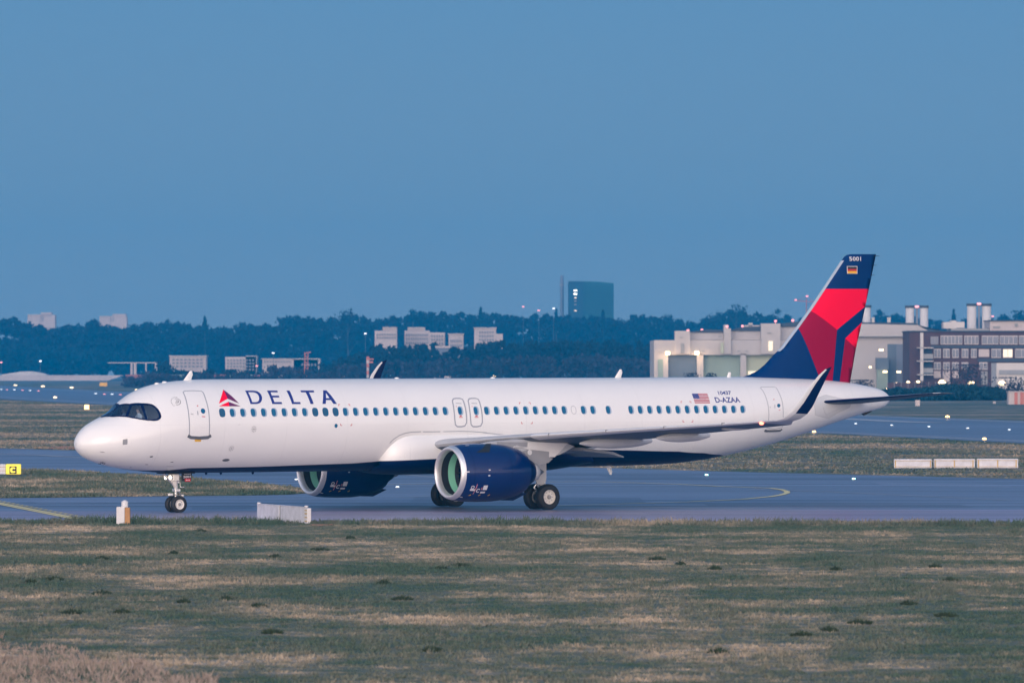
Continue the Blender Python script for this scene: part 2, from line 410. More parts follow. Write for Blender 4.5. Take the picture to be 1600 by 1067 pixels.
# skin joints: fine darker rings and stringer lines in the paint
def panel_nodes(m, ringstep=3.2):
    nt = m.node_tree; b = nt.nodes['Principled BSDF']; src = b.inputs['Base Color'].links[0].from_socket
    tc = nt.nodes.new('ShaderNodeTexCoord'); sp = nt.nodes.new('ShaderNodeSeparateXYZ'); nt.links.new(tc.outputs['Object'], sp.inputs[0])
    def seam(sock, per, wd):
        a = nt.nodes.new('ShaderNodeMath'); a.operation = 'PINGPONG'; a.inputs[1].default_value = per; nt.links.new(sock, a.inputs[0])
        c = nt.nodes.new('ShaderNodeMath'); c.operation = 'LESS_THAN'; c.inputs[1].default_value = wd; nt.links.new(a.outputs[0], c.inputs[0]); return c.outputs[0]
    r = seam(sp.outputs[0], ringstep/2, .012)
    z = nt.nodes.new('ShaderNodeMath'); z.operation = 'ADD'; z.inputs[1].default_value = -.28; nt.links.new(sp.outputs[2], z.inputs[0])
    s = seam(z.outputs[0], .9, .008)
    mxm = nt.nodes.new('ShaderNodeMath'); mxm.operation = 'MAXIMUM'; nt.links.new(r, mxm.inputs[0]); nt.links.new(s, mxm.inputs[1])
    fac = nt.nodes.new('ShaderNodeMath'); fac.operation = 'MULTIPLY'; fac.inputs[1].default_value = .13; nt.links.new(mxm.outputs[0], fac.inputs[0])
    mx = nt.nodes.new('ShaderNodeMix'); mx.data_type = 'RGBA'; mx.inputs[7].default_value = (.2, .21, .23, 1)
    nt.links.new(fac.outputs[0], mx.inputs[0]); nt.links.new(src, mx.inputs[6]); nt.links.new(mx.outputs[2], b.inputs['Base Color'])
panel_nodes(M['white'])
xs2 = [.9, 1.1]+list(np.arange(1.2, 3.45, .035))+[3.6, 3.8]
v, f, mi = fuselage(-.06, xs2, 80, 8)
mk('cockpit_lining', v, f, [M['liner'], M['liner'], M['dark']], air, True, mi)
v, f = fill2d([outer_full]+panes+panesS, .12)
skin('cockpit_window_frame', v, f, M['navy_dark'], air, .012)
for q in panes+panesS:
    v, f = fill2d([q], .15); skin('cockpit_window', v, f, M['cockpit_glass'], air, .004)
mb = MB(); mb.box(2.0, 3.7, -1.3, 1.3, 3.30, 3.36); mb.build('cockpit_floor', M['dark'], air)
mb = MB(); mb.prism([(1.55, 3.36), (1.55, 4.12), (1.75, 4.25), (2.05, 4.18), (1.95, 3.9), (1.95, 3.36)], -.42, .42); mb.build('instrument_panel', M['liner'], air)
for s in (-1, 1):
    mb = MB(); mb.bev(2.55, 3.05, s*.62-.26, s*.62+.26, 3.62, 3.74, .04); mb.bev(3.0, 3.14, s*.62-.25, s*.62+.25, 3.66, 4.28, .04)
    mb.bev(3.03, 3.13, s*.62-.13, s*.62+.13, 4.32, 4.52, .03); mb.tube([(2.8, s*.62, 3.36), (2.8, s*.62, 3.64)], .12, 10)
    mb.build('pilot_seat', M['liner'], air, True)
# ---- cabin windows
win_px = [346.6,363,379.3,395.7,411.8,428,444,460,476,492,508,523.8,539.7,555.5,571.3,587,602.6,618.1,633.6,649,664.6,680,695.5,
 760.2,775.6,790.7,806,821.3,836.4,851.5,866.4,881.3,896.3,911.4,926.2,950.3,985.6,1000.2,1014.9,1029.6,1044.2,1058.9,1073.6,1088.2,1102.7,1117.1,1131.6,1145.9,1160.2]
def oval(cx, cv, w_, h_, n=20, e=2.7):
    o = []
    for k in range(n):
        t = 2*math.pi*k/n; c, s = math.cos(t), math.sin(t)
        o.append((cx+w_/2*math.copysign(abs(c)**(2/e), c), cv+h_/2*math.copysign(abs(s)**(2/e), s)))
    return o
def window_at(x, zc, n):
    tp, bt, w_, zm = hp(x); a = math.asin((zc-zm)/(tp-zm)); cv = a*V2
    frm = oval(x+.02, cv, .315, .40); pan = oval(x-.012, cv, .225, .345)
    v, f = fill2d([frm]); shaded = n in (0, 9, 10, 11)
    if n == 32:
        fr = skin('window', *ribbon(oval(x, cv, .26, .36), .02, .05, True), M['line'], air, .006)
        fr['label'] = 'blanked-off cabin window painted white'
        return
    fr = skin('window', v, f, M['winglass'] if shaded else M['winframe'], air, .003)
    v, f = fill2d([pan]); skin('window_pane', v, f, M['winshade'] if shaded else M['winglass'], fr, .006)
for n, px in enumerate(win_px):
    zc = 4.40+.055*min(1, (px-346)/540)
    x, a = inv(px, 646-6*(px-346)/815); window_at(x, zc, n)
# ---- doors
def door(px, name, sill=None, win=None, w_=.05, m='line', label=None):
    loop = [uv(*p) for p in px]; v, f = fill2d([loop], .3)
    d = skin(name, v, f, M['white'], air, .002)
    if label: d['label'] = label
    v, f = ribbon(loop, w_, .1, True); skin('door_seam', v, f, M[m], d, .005)
    if sill: v, f = ribbon([uv(*p) for p in sill], .13, .1); skin('door_sill', v, f, M['mark'], d, .02)
    if win:
        x, a = inv(*win[:2]); k = win[2]
        v, f = fill2d([oval(x, a*V2, .24*k, .26*k, 16, 2)]); skin('door_window', v, f, M['winglass'], d, .007)
    return d
d1 = crop([(763,180),(775,172),(820,170),(880,172),(892,182),(908,225),(924,285),(932,370),(930,460),(866,466),(803,462),(804,400),(800,330),(788,255),(775,205)],100,570,4.103)
dd = door(d1, 'door', crop([(793,458),(815,470),(866,473),(920,470),(942,456)],100,570,4.103), (*crop([(891,300)],100,570,4.103)[0], .95), label='forward passenger door with a grey sill and round window')
for q, c in (([(852,267),(860,267)], 'red_mark'), ([(856,300),(859,325)], 'line'), ([(812,318),(830,322)], 'softline'), ([(884,335),(905,337)], 'pink')):
    v, f = ribbon([uv(*p) for p in crop(q,100,570,4.103)], .05, .1); skin('door_marking', v, f, M[c], dd, .007)
skinpoly('warning_label', crop([(838,482),(878,482),(878,496),(838,496)],100,570,4.103), M['yellow'], air)
d4 = crop([(1111,112),(1125,102),(1220,99),(1320,98),(1345,113),(1390,200),(1425,290),(1443,400),(1445,520),(1432,690),(1320,715),(1206,700),(1228,620),(1235,480),(1222,360),(1192,250),(1152,165)],1070,595,9.412)
dd = door(d4, 'door', crop([(1170,735),(1200,745),(1300,742),(1400,738),(1428,715)],1070,595,9.412), (*crop([(1380,372)],1070,595,9.412)[0], .85), m='softline', label='rear passenger door partly behind the winglet')
for q, c in (([(1300,283),(1318,283)], 'red_mark'), ([(1322,360),(1324,410)], 'line'), ([(1245,395),(1265,397)], 'softline'), ([(1380,435),(1405,437)], 'pink')):
    v, f = ribbon([uv(*p) for p in crop(q,1070,595,9.412)], .04, .1); skin('door_marking', v, f, M[c], dd, .007)
for dx, lab in ((0, 'front one of the two overwing exits'), (101, 'rear one of the two overwing exits')):
    e = [(a+dx, b) for a, b in [(192,236),(198,222),(212,219),(240,219),(256,224),(264,240),(275,280),(282,330),(283,375),(272,395),(250,400),(225,400),(211,388),(207,350),(202,295)]]
    dd = door(crop(e,660,570,4.103), 'emergency_exit', None, None, .065, label=lab)
    x, a = inv(*crop([(241+dx, 298)],660,570,4.103)[0])
    v, f = fill2d([oval(x+.02, a*V2, .30, .42)]); fr = skin('window', v, f, M['winframe'], dd, .004)
    v, f = fill2d([oval(x-.01, a*V2, .2, .34)]); skin('window_pane', v, f, M['winglass'], dd, .008)
    for q, c in (([(213+dx,250),(250+dx,252)], 'softline'), ([(238+dx,331),(252+dx,331)], 'red_mark'), ([(234+dx,340),(258+dx,340)], 'pink'), ([(217+dx,268),(217+dx,274)], 'pink')):
        v, f = ribbon([uv(*p) for p in crop(q,660,570,4.103)], .045, .1); skin('door_marking', v, f, M[c], dd, .007)

# ---- lettering and emblem
K = (330, 595, 8.0)
letters = {
 'D': [[(422,130),(520,130),(552,133),(578,141),(603,157),(622,178),(633,205),(636,228),(632,253),(620,275),(600,289),(575,296),(548,298),(490,298)],
       [(462,151),(515,151),(540,154),(560,161),(580,175),(594,198),(600,225),(597,250),(585,266),(566,273),(545,275),(513,275)]],
 'E': [[(695,130),(825,130),(834,152),(741,152),(757,193),(844,193),(853,216),(767,216),(790,273),(879,273),(888,298),(763,298)]],
 'L': [[(938,130),(978,130),(1035,273),(1111,273),(1120,298),(1010,298)]],
 'T': [[(1113,129),(1280,129),(1288,152),(1220,152),(1280,297),(1240,297),(1180,152),(1124,152)]],
 'A': [[(1398,127),(1438,127),(1570,296),(1527,296),(1494,248),(1434,248),(1432,296),(1390,296)], [(1432,158),(1478,224),(1435,224)]]}
for k_, lp in letters.items():
    v, f = fill2d([[uv(*p) for p in crop(l, *K)] for l in lp], .2); skin('letter', v, f, M['lettering'], air, .006)
parts = [fill2d([[uv(*p) for p in crop(l, *K)]], .2) for l in ([(150,118),(205,232),(95,295)], [(215,270),(228,326),(95,326)], [(150,118),(348,292),(205,232)], [(215,270),(368,326),(228,326)])]
v, f, mi = join(parts); skin('emblem', v, f, [M['red'], M['red'], M['purple'], M['purple']], air, .006, mi)
def quadmap(c):     # c: TL TR BR BL in skin coords
    c = [np.array(q) for q in c]
    return lambda s, t: (c[3]*(1-s)+c[2]*s)*(1-t)+(c[0]*(1-s)+c[1]*s)*t
def skintext(name, s, px, m, parent, off=.006, spacing=1.0):
    q = quadmap([uv(*p) for p in px]); v, f = text2d(s, spacing)
    return skin(name, [tuple(q(a, b)) for a, b in v], f, m, parent, off)
skintext('registration', 'D-AZAA', crop([(430,250),(795,248),(820,327),(458,329)],1070,595,9.412), M['lettering'], air)
skintext('fleet_number', '10437', crop([(478,160),(672,157),(685,213),(500,217)],1070,595,9.412), M['lettering'], air)
fl = quadmap([uv(*p) for p in crop([(100,197),(330,197),(372,338),(147,338)],1070,595,9.412)])
def fq(s0, s1, t0, t1): return [tuple(fl(a, b)) for a, b in ((s0, t0), (s1, t0), (s1, t1), (s0, t1))]
flag = [(fill2d([fq(0, 1, 0, 1)], .3))]
v, f = flag[0]; fo = skin('national_flag', v, f, M['sticker'], air, .005)
st = []
for k in range(7):
    t0 = 2*k/13; s0 = .40 if k >= 3 else 0
    st.append(fill2d([fq(s0, 1, t0, t0+1/13)], .3))
v, f, mi = join(st); skin('flag_stripes', v, f, M['red_mark'], fo, .007)
v, f = fill2d([fq(0, .40, 6/13, 1)], .3); skin('flag_canton', v, f, M['lettering'], fo, .008)
st = []
for r_ in range(9):
    for c_ in range(6 if r_ % 2 == 0 else 5):
        s_ = .40*(c_+.6+(.5 if r_ % 2 else 0))/6.2; t_ = 6/13+(7/13)*(r_+.7)/9.4
        st.append(([tuple(fl(s_+.012*math.cos(q), t_+.016*math.sin(q))) for q in (0, HP, math.pi, 3*HP)], [(0, 1, 2, 3)]))
v, f, mi = join(st); skin('flag_stars', v, f, M['sticker'], fo, .011)
# round grey emblem ahead of the forward door
cx, ca = uv(*crop([(724,240)],100,570,4.103)[0]); parts = [ribbon([(cx+.17*math.cos(t), ca+.17*math.sin(t)) for t in np.linspace(-2.2, 1.9, 18)], .022, .1)]
for k in range(4): parts.append(ribbon([(cx-.11+.03*k, ca-.06+.045*k), (cx+.03*k, ca-.08+.045*k), (cx+.10, ca-.03+.03*k)], .016, .1))
for t in np.linspace(1.2, 3.9, 9):
    parts.append(ribbon([(cx-.02+.235*math.cos(t), ca+.235*math.sin(t)), (cx-.02+.275*math.cos(t), ca+.275*math.sin(t))], .03, .1))
v, f, mi = join(parts); skin('round_emblem', v, f, M['mark'], air, .006)
# small service marks, ports and vents
def spot(px, py, w_, h_, m, name='service_mark', e=2): x, a = uv(px, py); v, f = fill2d([oval(x, a, w_, h_, 14, e)]); return skin(name, v, f, M[m], air, .006)
def c1(x, y): return crop([(x, y)],100,570,4.103)[0]
spot(*c1(392,498), .20, .42, 'mid_grey', 'static_plate', 12)
parts = []
for k in range(7):
    for r_ in (0, 1): parts.append((oval(*uv(*c1(362+k*10, 468+r_*60)), .03, .03, 6), [tuple(range(6))]))
for k in range(1, 5):
    for r_ in (0, 1): parts.append((oval(*uv(*c1(358+r_*74, 470+k*12)), .03, .03, 6), [tuple(range(6))]))
v, f, mi = join(parts); skin('rivet_marks', v, f, M['softline'], air, .005)
for q in ((1038,614,.38,.17,'mark'), (560,592,.16,.10,'mark'), (530,642,.16,.07,'line'), (692,626,.16,.05,'mark'), (245,562,.22,.06,'mark'), (427,660,.08,.12,'line'), (680,653,.4,.03,'softline'), (1122,388,.05,.05,'softline')):
    spot(*c1(*q[:2]), *q[2:])
for q in ((1072,540), (1217,416)): 
    cx, ca = uv(*c1(*q)); parts = [(oval(cx, ca, .06, .06, 8), [tuple(range(8))])]
    for t in range(8): parts.append(ribbon([(cx+.07*math.cos(t*.785), ca+.07*math.sin(t*.785)), (cx+.14*math.cos(t*.785), ca+.14*math.sin(t*.785))], .02, .1))
    v, f, mi = join(parts); skin('pressure_port', v, f, M['mark'], air, .006)
cx, ca = uv(*crop([(68,416)],380,570,4.103)[0]); parts = [(oval(cx, ca, .06, .06, 8), [tuple(range(8))])]
for t in range(8): parts.append(ribbon([(cx+.07*math.cos(t*.785), ca+.07*math.sin(t*.785)), (cx+.14*math.cos(t*.785), ca+.14*math.sin(t*.785))], .02, .1))
v, f, mi = join(parts); skin('pressure_port', v, f, M['mark'], air, .006)
spot(*crop([(595,394)],380,570,4.103)[0], .17, .18, 'winglass', 'inspection_light')
for q in ((236,632), (250,624), (262,630)):
    x, an = inv(*c1(*q)); mb = MB(); mb.tube([hull(x, an, .0), hull(x+.01, an, .06), hull(x-.10, an, .07)], .013, 6); mb.build('pitot_probe', M['black'], air)
def corner(px, py, dx, dy, k, m='red_mark'):
    x, a = uv(px, py); v, f = ribbon([(x+dx, a), (x, a), (x, a+dy)], .03, .1); skin('corner_mark', v, f, M[m], air, .006)
for ox, oy, (x0, x1, y0, y1) in ((380, 570, (610, 682, 258, 392)), (660, 570, (620, 690, 246, 380)), (930, 560, (548, 612, 280, 410))):
    for (xx, yy, dx, dy) in ((x0, y0, -.0+.08, -.08), (x1, y0, -.08, -.08), (x0+14, y1, .08, .08), (x1+14, y1, -.08, .08)):
        p = crop([(xx, yy)], ox, oy, 4.103)[0]; corner(*p, dx, dy, 0)
# antennas
def blade(x, zsign, h, c0, c1_, sweep, name='antenna', y=0, m='white'):
    tp, bt, w_, zm = hp(x); z0 = (tp-.02) if zsign > 0 else (bt+.02)
    v = []; f = []
    for k, (hh, c) in enumerate(((0, c0), (h*.6, c0*.55+c1_*.45), (h*.93, c1_), (h, c1_*.7))):
        xo = x+sweep*hh/h; t = .035*(1-.6*hh/h)
        for u, q in ((0, 0), (.25, t), (.6, t), (1, 0), (.6, -t), (.25, -t)): v.append((xo+u*c, y+q, z0+zsign*hh))
    for k in range(3):
        for i in range(6): f.append((k*6+i, k*6+(i+1) % 6, k*6+6+(i+1) % 6, k*6+6+i))
    f.append(tuple(range(18, 24)))
    o = mk(name, v, f, M[m], air, False); autosmooth(o, 50)
x0, _ = pin(286, 594, 0); blade(x0, 1, .44, .40, .14, .36)
x0, _ = pin(960, 590, 0); blade(x0, 1, .40, .36, .14, .30)
x0, _ = pin(1135.5, 590, 0); blade(x0, 1, .24, .22, .15, .10)
x0, _ = pin(946, 728, 0); blade(x0, -1, .42, .30, .13, .25)
x0, _ = pin(262, 597, 0)
for px in (245, 257, 620, 770):
    x0, _ = pin(px, 594, 0); mb = MB(); mb.lathe([(-.02, .11), (.03, .10), (.05, .05), (.055, .001)], 'z', (x0, 0, hp(x0)[0]), 12); mb.build('roof_fitting', M['white'], air, True)
for px in (322, 345, 395):
    x0, _ = pin(px, 738, 0); mb = MB(); mb.lathe([(0, .06), (-.06, .05), (-.10, .001)], 'z', (x0, 0, hp(x0)[1]), 10); mb.build('drain_mast', M['navy_dark'], air, True)
x0, _ = pin(1355, 645, 0); mb = MB(); mb.prism([(x0-.3, 4.22), (x0+.25, 4.50), (x0+.2, 4.30), (x0-.2, 4.13)], -.08, .08); mb.build('drain_mast', M['black'], air)
mb = MB(); mb.lathe([(0, .17), (.06, .15), (.06, .09), (-.1, .08)], 'x', (44.38, 0, 4.88), 20); mb.build('tail_exhaust', M['steel'], air, True)

# ---- belly fairing
xf0 = inv(597, 712)[0]; xf1 = pin(922, 712, -1.0)[0]
def fair_tab(x):
    s = (x-xf0)/(xf1-xf0)
    e = min(1, s/.15) if s < .5 else min(1, (1-s)/.34); e = max(e, 0)
    k = math.sqrt(max(0, 1-(1-e)**2.6)) if s < .5 else (1-(1-e)**2)
    return k
v = []; f = []; mi = []; FX = np.r_[xf0+np.linspace(0, 1, 12)**2*1.2, np.linspace(xf0+1.5, xf1-3, 16), np.linspace(xf1-2.8, xf1, 14)]
nf = 56; lineA = []
for x in FX:
    k = fair_tab(x); hw = 1.30+.90*k; zb = hp(x)[1]+.15-.36*k; kt = k**.6; zt = 2.3+1.50*kt; zc = 2.1+.40*kt
    zl = float(np.interp(x, [p[0] for p in LB], [hull(*p)[2] for p in LB]))
    for i in range(nf+1):
        a = -HP+math.pi*i/nf*1.0
        s_, c_ = math.sin(a), math.cos(a); e = .72
        y = hw*math.copysign(abs(c_)**e, c_); z = zc+(zt-zc if s_ > 0 else zc-zb)*math.copysign(abs(s_)**e, s_)
        v.append((x, -y, z))
row = nf+1
for i in range(len(FX)-1):
    for k in range(nf):
        q = (i*row+k, i*row+k+1, (i+1)*row+k+1, (i+1)*row+k); f.append(q); mi.append(0)
nv = len(v); vv = v+[(a, -b, c) for a, b, c in v]; ff = f+[tuple(reversed([i+nv for i in q])) for q in f]
fair = mk('belly_fairing', vv, ff, [M['white'], M['navy_dark']], air, True)
bm = bmesh.new(); bm.from_mesh(fair.data)
pl = [(p[0], hull(*p)[2]) for p in LB if xf0-.5 < p[0] < xf1+3]
za, zb_ = float(np.interp(xf0, [p[0] for p in pl], [p[1] for p in pl])), float(np.interp(xf1, [p[0] for p in pl], [p[1] for p in pl]))
d_ = Vector((xf1-xf0, 0, zb_-za)); nrm = Vector((-d_.z, 0, d_.x)).normalized()
bmesh.ops.bisect_plane(bm, geom=bm.verts[:]+bm.edges[:]+bm.faces[:], plane_co=(xf0, 0, za), plane_no=nrm)
bmesh.ops.remove_doubles(bm, verts=bm.verts, dist=.001)
for q in bm.faces:
    q.material_index = 1 if (q.calc_center_median()-Vector((xf0, 0, za))).dot(nrm) < 0 else 0; q.smooth = True
bmesh.ops.recalc_face_normals(bm, faces=bm.faces); bm.to_mesh(fair.data); bm.free()
# seams on and around the fairing
skinline('fairing_seam', crop([(175,500),(235,440),(320,385),(410,352),(500,337),(640,331)],590,640,9.412), .035, M['line'], air, .012)
skinline('fairing_seam', crop([(665,332),(780,333),(920,331)],590,640,9.412), .035, M['line'], air, .012)
skinline('fairing_seam', crop([(965,331),(1200,325),(1400,330),(1600,345)],590,640,9.412), .03, M['line'], air, .012)
skinline('fairing_seam', [(754,676.6),(780,679.5),(800,681.8)], .03, M['line'], air, .012)

# ---- fin and rudder: painted regions traced on the centre plane
KF = (1220, 390, 4.85)
def fz(l): return [pin(*p, 0) for p in crop(l, *KF)]
def z5(l): return [pin(*p, 0) for p in crop(l, 1150, 380, 3.333)]
LE = fz([(460,88),(320,300),(212,462),(120,590),(0,750)])+z5([(190,590),(150,635),(110,668),(70,688),(35,699)])
TE = fz([(722,40),(668,305),(640,435),(615,555),(570,752),(525,1010)])
le_z = [p[1] for p in LE][::-1]; le_x = [p[0] for p in LE][::-1]; te_z = [p[1] for p in TE][::-1]; te_x = [p[0] for p in TE][::-1]
tipz = fz([(600,40)])[0][1]
LEs = [(460,88),(478,62),(500,46),(530,40)]
base = [pin(px, py, 0) for px, py in ((1326.5,604),(1290,604),(1240,602),(1200,600),(1161,594))]
regs = {
 'navy': [fz([(530,40),(722,40),(668,303),(320,303),(460,88),(478,62),(500,46)]),
          fz([(640,435),(615,555),(480,678),(438,1020),(379,1020),(412,612)]),
          fz([(0,750)])+z5([(190,590),(150,635),(110,668),(70,688),(35,699)])+[base[4], base[3], base[2]]+fz([(296,1030),(120,590)])],
 'red': [fz([(320,303),(668,303),(640,435),(412,612),(212,462)]), fz([(615,555),(570,752),(480,678)])],
 'maroon': [fz([(212,462),(412,612),(379,1020),(296,1030),(120,590)]), fz([(480,678),(570,752),(525,1010),(522,1020),(438,1020)])]}
hA = pin(*crop([(610,40)],*KF)[0], 0); hB = pin(*crop([(372,1010)],*KF)[0], 0)
hn = (-(hB[1]-hA[1]), hB[0]-hA[0])
def fin_t(x, z):
    a = float(np.interp(z, le_z, le_x)) if z < LE[0][1] else float(np.interp(z, [LE[0][1], tipz], [LE[0][0], fz([(530,40)])[0][0]]))
    b = float(np.interp(z, te_z, te_x)); c = max(b-a, .3); u = min(max((x-a)/c, 0), 1)
    t = .10*c if z > 7 else .10*min(c, 5.9)
    th = 5*t*(.2969*math.sqrt(u)-.1260*u-.3516*u*u+.2843*u**3-.1036*u**4)
    return th
def build_fin(name, aft):
    V = []; Fc = []; MI = []; mats = [M['navy'], M['red'], M['maroon'], M['pale_grey']]
    for mi_, (k_, polys) in enumerate(regs.items()):
        for p in polys:
            v, f = fill2d([p], .28, cuts=[(hA, hn)])
            n0 = len(V); P = [(a, b) for a, b in v]
            for sgn in (-1, 1):
                n0 = len(V)
                V += [(a, sgn*fin_t(a, b), b) for a, b in P]
                for q in f:
                    cx = sum(P[i][0] for i in q)/len(q); cz = sum(P[i][1] for i in q)/len(q)
                    side = (cx-hA[0])*hn[0]+(cz-hA[1])*hn[1]
                    if (side*hn[0] > 0) != aft: continue
                    area = sum(P[q[i]][0]*P[q[(i+1) % len(q)]][1]-P[q[(i+1) % len(q)]][0]*P[q[i]][1] for i in range(len(q)))
                    qq = q if (area > 0) == (sgn < 0) else tuple(reversed(q))
                    Fc.append(tuple(n0+i for i in qq)); MI.append(mi_)
    o = mk(name, V, Fc, mats, air, True, MI)
    bm = bmesh.new(); bm.from_mesh(o.data); bmesh.ops.delete(bm, geom=[q for q in bm.verts if not q.link_faces], context='VERTS')
    bmesh.ops.remove_doubles(bm, verts=bm.verts, dist=.002); bm.to_mesh(o.data); bm.free()
    return o
fin = build_fin('tail_fin', False); rud = build_fin('rudder', True)
def finpatch(name, v2, f, m, parent, off=.012, mi=None):
    return mk(name, [(a, -fin_t(a, b)-off, b) for a, b in v2], f, m, parent, False, mi)
# pale leading edge strip
s_ = [LE[0], LE[1], LE[2], LE[3], LE[4], z5([(214,566)])[0]]
vv = []; ff = []
for i, (a, b) in enumerate(s_):
    wv = .10
    vv += [(a-.03, 0, b), (a+wv, -fin_t(a+wv, b)-.012, b), (a+wv, fin_t(a+wv, b)+.012, b), (a+wv*.25, -fin_t(a+wv*.25, b)-.02, b), (a+wv*.25, fin_t(a+wv*.25, b)+.02, b)]
for i in range(len(s_)-1):
    k, l = i*5, i*5+5; ff += [(k, k+3, l+3, l), (k+3, k+1, l+1, l+3), (k, l, l+4, k+4), (k+4, l+4, l+2, k+2)]
mk('leading_edge', vv, ff, M['edge'], fin, True)
def finquad(px): c = [np.array(pin(*p, 0)) for p in px]; return lambda s, t: (c[3]*(1-s)+c[2]*s)*(1-t)+(c[0]*(1-s)+c[1]*s)*t
q = finquad([(1324.6,402.3),(1342.6,402.3),(1342.8,408.9),(1324.8,408.9)]); v, f = text2d('5001', 1.05); finpatch('tail_number', [tuple(q(a, b)) for a, b in v], f, M['sticker'], fin, .05)
q = finquad([(1320.2,417),(1336.8,417),(1336.8,428.8),(1320.2,428.8)])
def qf(s0, s1, t0, t1, o): return ([tuple(q(a, b)) for a, b in ((s0, t0), (s1, t0), (s1, t1), (s0, t1))], [(0, 1, 2, 3)])
a_ = qf(0, 1, 0, 1, 0); fg = finpatch('tail_flag', *a_, M['sticker'], fin, .05)
v, f, mi = join([qf(.06, .94, .63, .92, 0), qf(.06, .94, .34, .63, 0), qf(.06, .94, .05, .34, 0)]); finpatch('flag_bands', v, f, [M['black'], M['red_mark'], M['gold']], fg, .056, mi)
mb = MB()
for px, py in ((1370,401),(1366,415.5),(1362.5,431)):
    x, z = pin(px, py, 0); mb.tube([(x-.25, 0, z), (x+.18, 0, z)], [.02, .008], 5)
mb.build('static_wick', M['black'], rud)

# ---- lifting surfaces
def airfoil(n=14):
    u = [(1-math.cos(math.pi*k/n))/2 for k in range(n+1)]
    th = lambda s: 5*(.2969*math.sqrt(s)-.1260*s-.3516*s*s+.2843*s**3-.1036*s**4)
    up = [(s, th(s)) for s in reversed(u)]; lo = [(s, -th(s)) for s in u[1:-1]]
    return up+lo
AF = airfoil()
def wing(name, st, mats, matf, parent, mirror):
    # st: (LEx, y, LEz, TEx, TEz, t/c, ny, nz)
    v = []; f = []; mi = []; n = len(AF)
    for (lx, y, lz, tx, tz, t, ny, nz) in st:
        c = math.hypot(tx-lx, tz-lz)
        for s, h in AF:
            v.append((lx+(tx-lx)*s, mirror*(y+ny*h*t*c), lz+(tz-lz)*s+nz*h*t*c+ (0.008*c*math.sin(math.pi*s) if nz > .5 else 0)))
    for i in range(len(st)-1):
        for k in range(n):
            l = (k+1) % n; f.append((i*n+k, i*n+l, (i+1)*n+l, (i+1)*n+k)); mi.append(matf(i, (AF[k][0]+AF[l][0])/2, k))
    f.append(tuple((len(st)-1)*n+k for k in range(n))); mi.append(mi[-1]); f.append(tuple(reversed(range(n)))); mi.append(0)
    o = mk(name, v, f, mats, parent, True, mi)
    bm = bmesh.new(); bm.from_mesh(o.data); bmesh.ops.recalc_face_normals(bm, faces=bm.faces); bm.to_mesh(o.data); bm.free(); autosmooth(o, 50)
    return o
# main wing stations (port, y negative)
def les(y): return 17.3+.544*(abs(y)-2.2)
def lez(y): return float(np.interp(abs(y), [1.2, 2.2, 5.7, 10.3, 15.9, 16.9], [2.83, 2.93, 3.29, 3.61, 3.98, 4.07]))
def tex(y): y = abs(y); return float(np.interp(y, [1.2, 6.4, 16.9], [24.05, 24.2, 26.75]))
def tez(y): return lez(y)-float(np.interp(abs(y), [1.2, 6.4, 16.9], [.55, .30, .14]))
wst = [(les(y), y, lez(y), tex(y), tez(y), t, 0, 1) for y, t in ((-1.2,.112),(-2.2,.112),(-3.5,.095),(-5,.086),(-6.4,.08),(-8.5,.075),(-11,.072),(-13.5,.07),(-15.5,.07),(-16.4,.07))]
# winglet: leading and trailing edges traced from the photograph at the winglet's own distance
wl_le = [((1210,658.6),-16.9),((1222.7,654.8),-17.2),((1235,645.5),-17.42),((1249.7,627.5),-17.6),((1270,598.2),-17.78),((1281,585.5),-17.84),((1290,577.5),-17.88),((1297,574.6),-17.9)]
wl_te = [((1240,659.2),-16.95),((1252,655.4),-17.25),((1262,647.7),-17.45),((1269.5,636.5),-17.6),((1284.2,606),-17.78),((1291.5,591),-17.84),((1296,581.5),-17.88),((1299.8,574.2),-17.9)]
nr = [(-.25,.97),(-.6,.8),(-.85,.5),(-.97,.2),(-.99,.1),(-.99,.1),(-.99,.1),(-.99,.1)]
nrm_ = [(.3,.95),(.65,.76),(.88,.47),(.98,.2),(.995,.1),(.995,.1),(.995,.1),(.995,.1)]
wgs = []
for (a, y), (b, y2), (ny, nz) in zip(wl_le, wl_te, nrm_):
    lx, lz = pin(*a, y); tx, tz = pin(*b, y2); wgs.append((lx, y, lz, tx, tz, .085, ny, nz))
wgs = [(les(16.4), -16.4, lez(16.4), tex(16.4), tez(16.4), .07, 0, 1)]+wgs
def canoe(x0, x1, y, zt, zb, w_, parent, s):
    v = []; n = 16; N = 14
    for i in range(N+1):
        u = i/N; r = math.sin(math.pi*min(1, u*.96+.02))**.7 if u < .6 else (math.sin(math.pi*(.6*.96+.02))**.7)*(1-((u-.6)/.4)**2.4*.66)
        zc = zt-(zt-zb)*.45+.10*(u-.5)
        for k in range(n):
            t = 2*math.pi*k/n; v.append((x0+(x1-x0)*u, s*(y+w_/2*r*math.cos(t)), zc+(zt-zb)*.55*r*math.sin(t)))
    f = [(i*n+k, i*n+(k+1) % n, (i+1)*n+(k+1) % n, (i+1)*n+k) for i in range(N) for k in range(n)]+[tuple(range(n)), tuple(range(N*n, N*n+n))]
    o = mk('flap_fairing', v, f, M['wing_grey'], parent, True)
    bm = bmesh.new(); bm.from_mesh(o.data); bmesh.ops.recalc_face_normals(bm, faces=bm.faces); bm.to_mesh(o.data); bm.free(); autosmooth(o, 50)
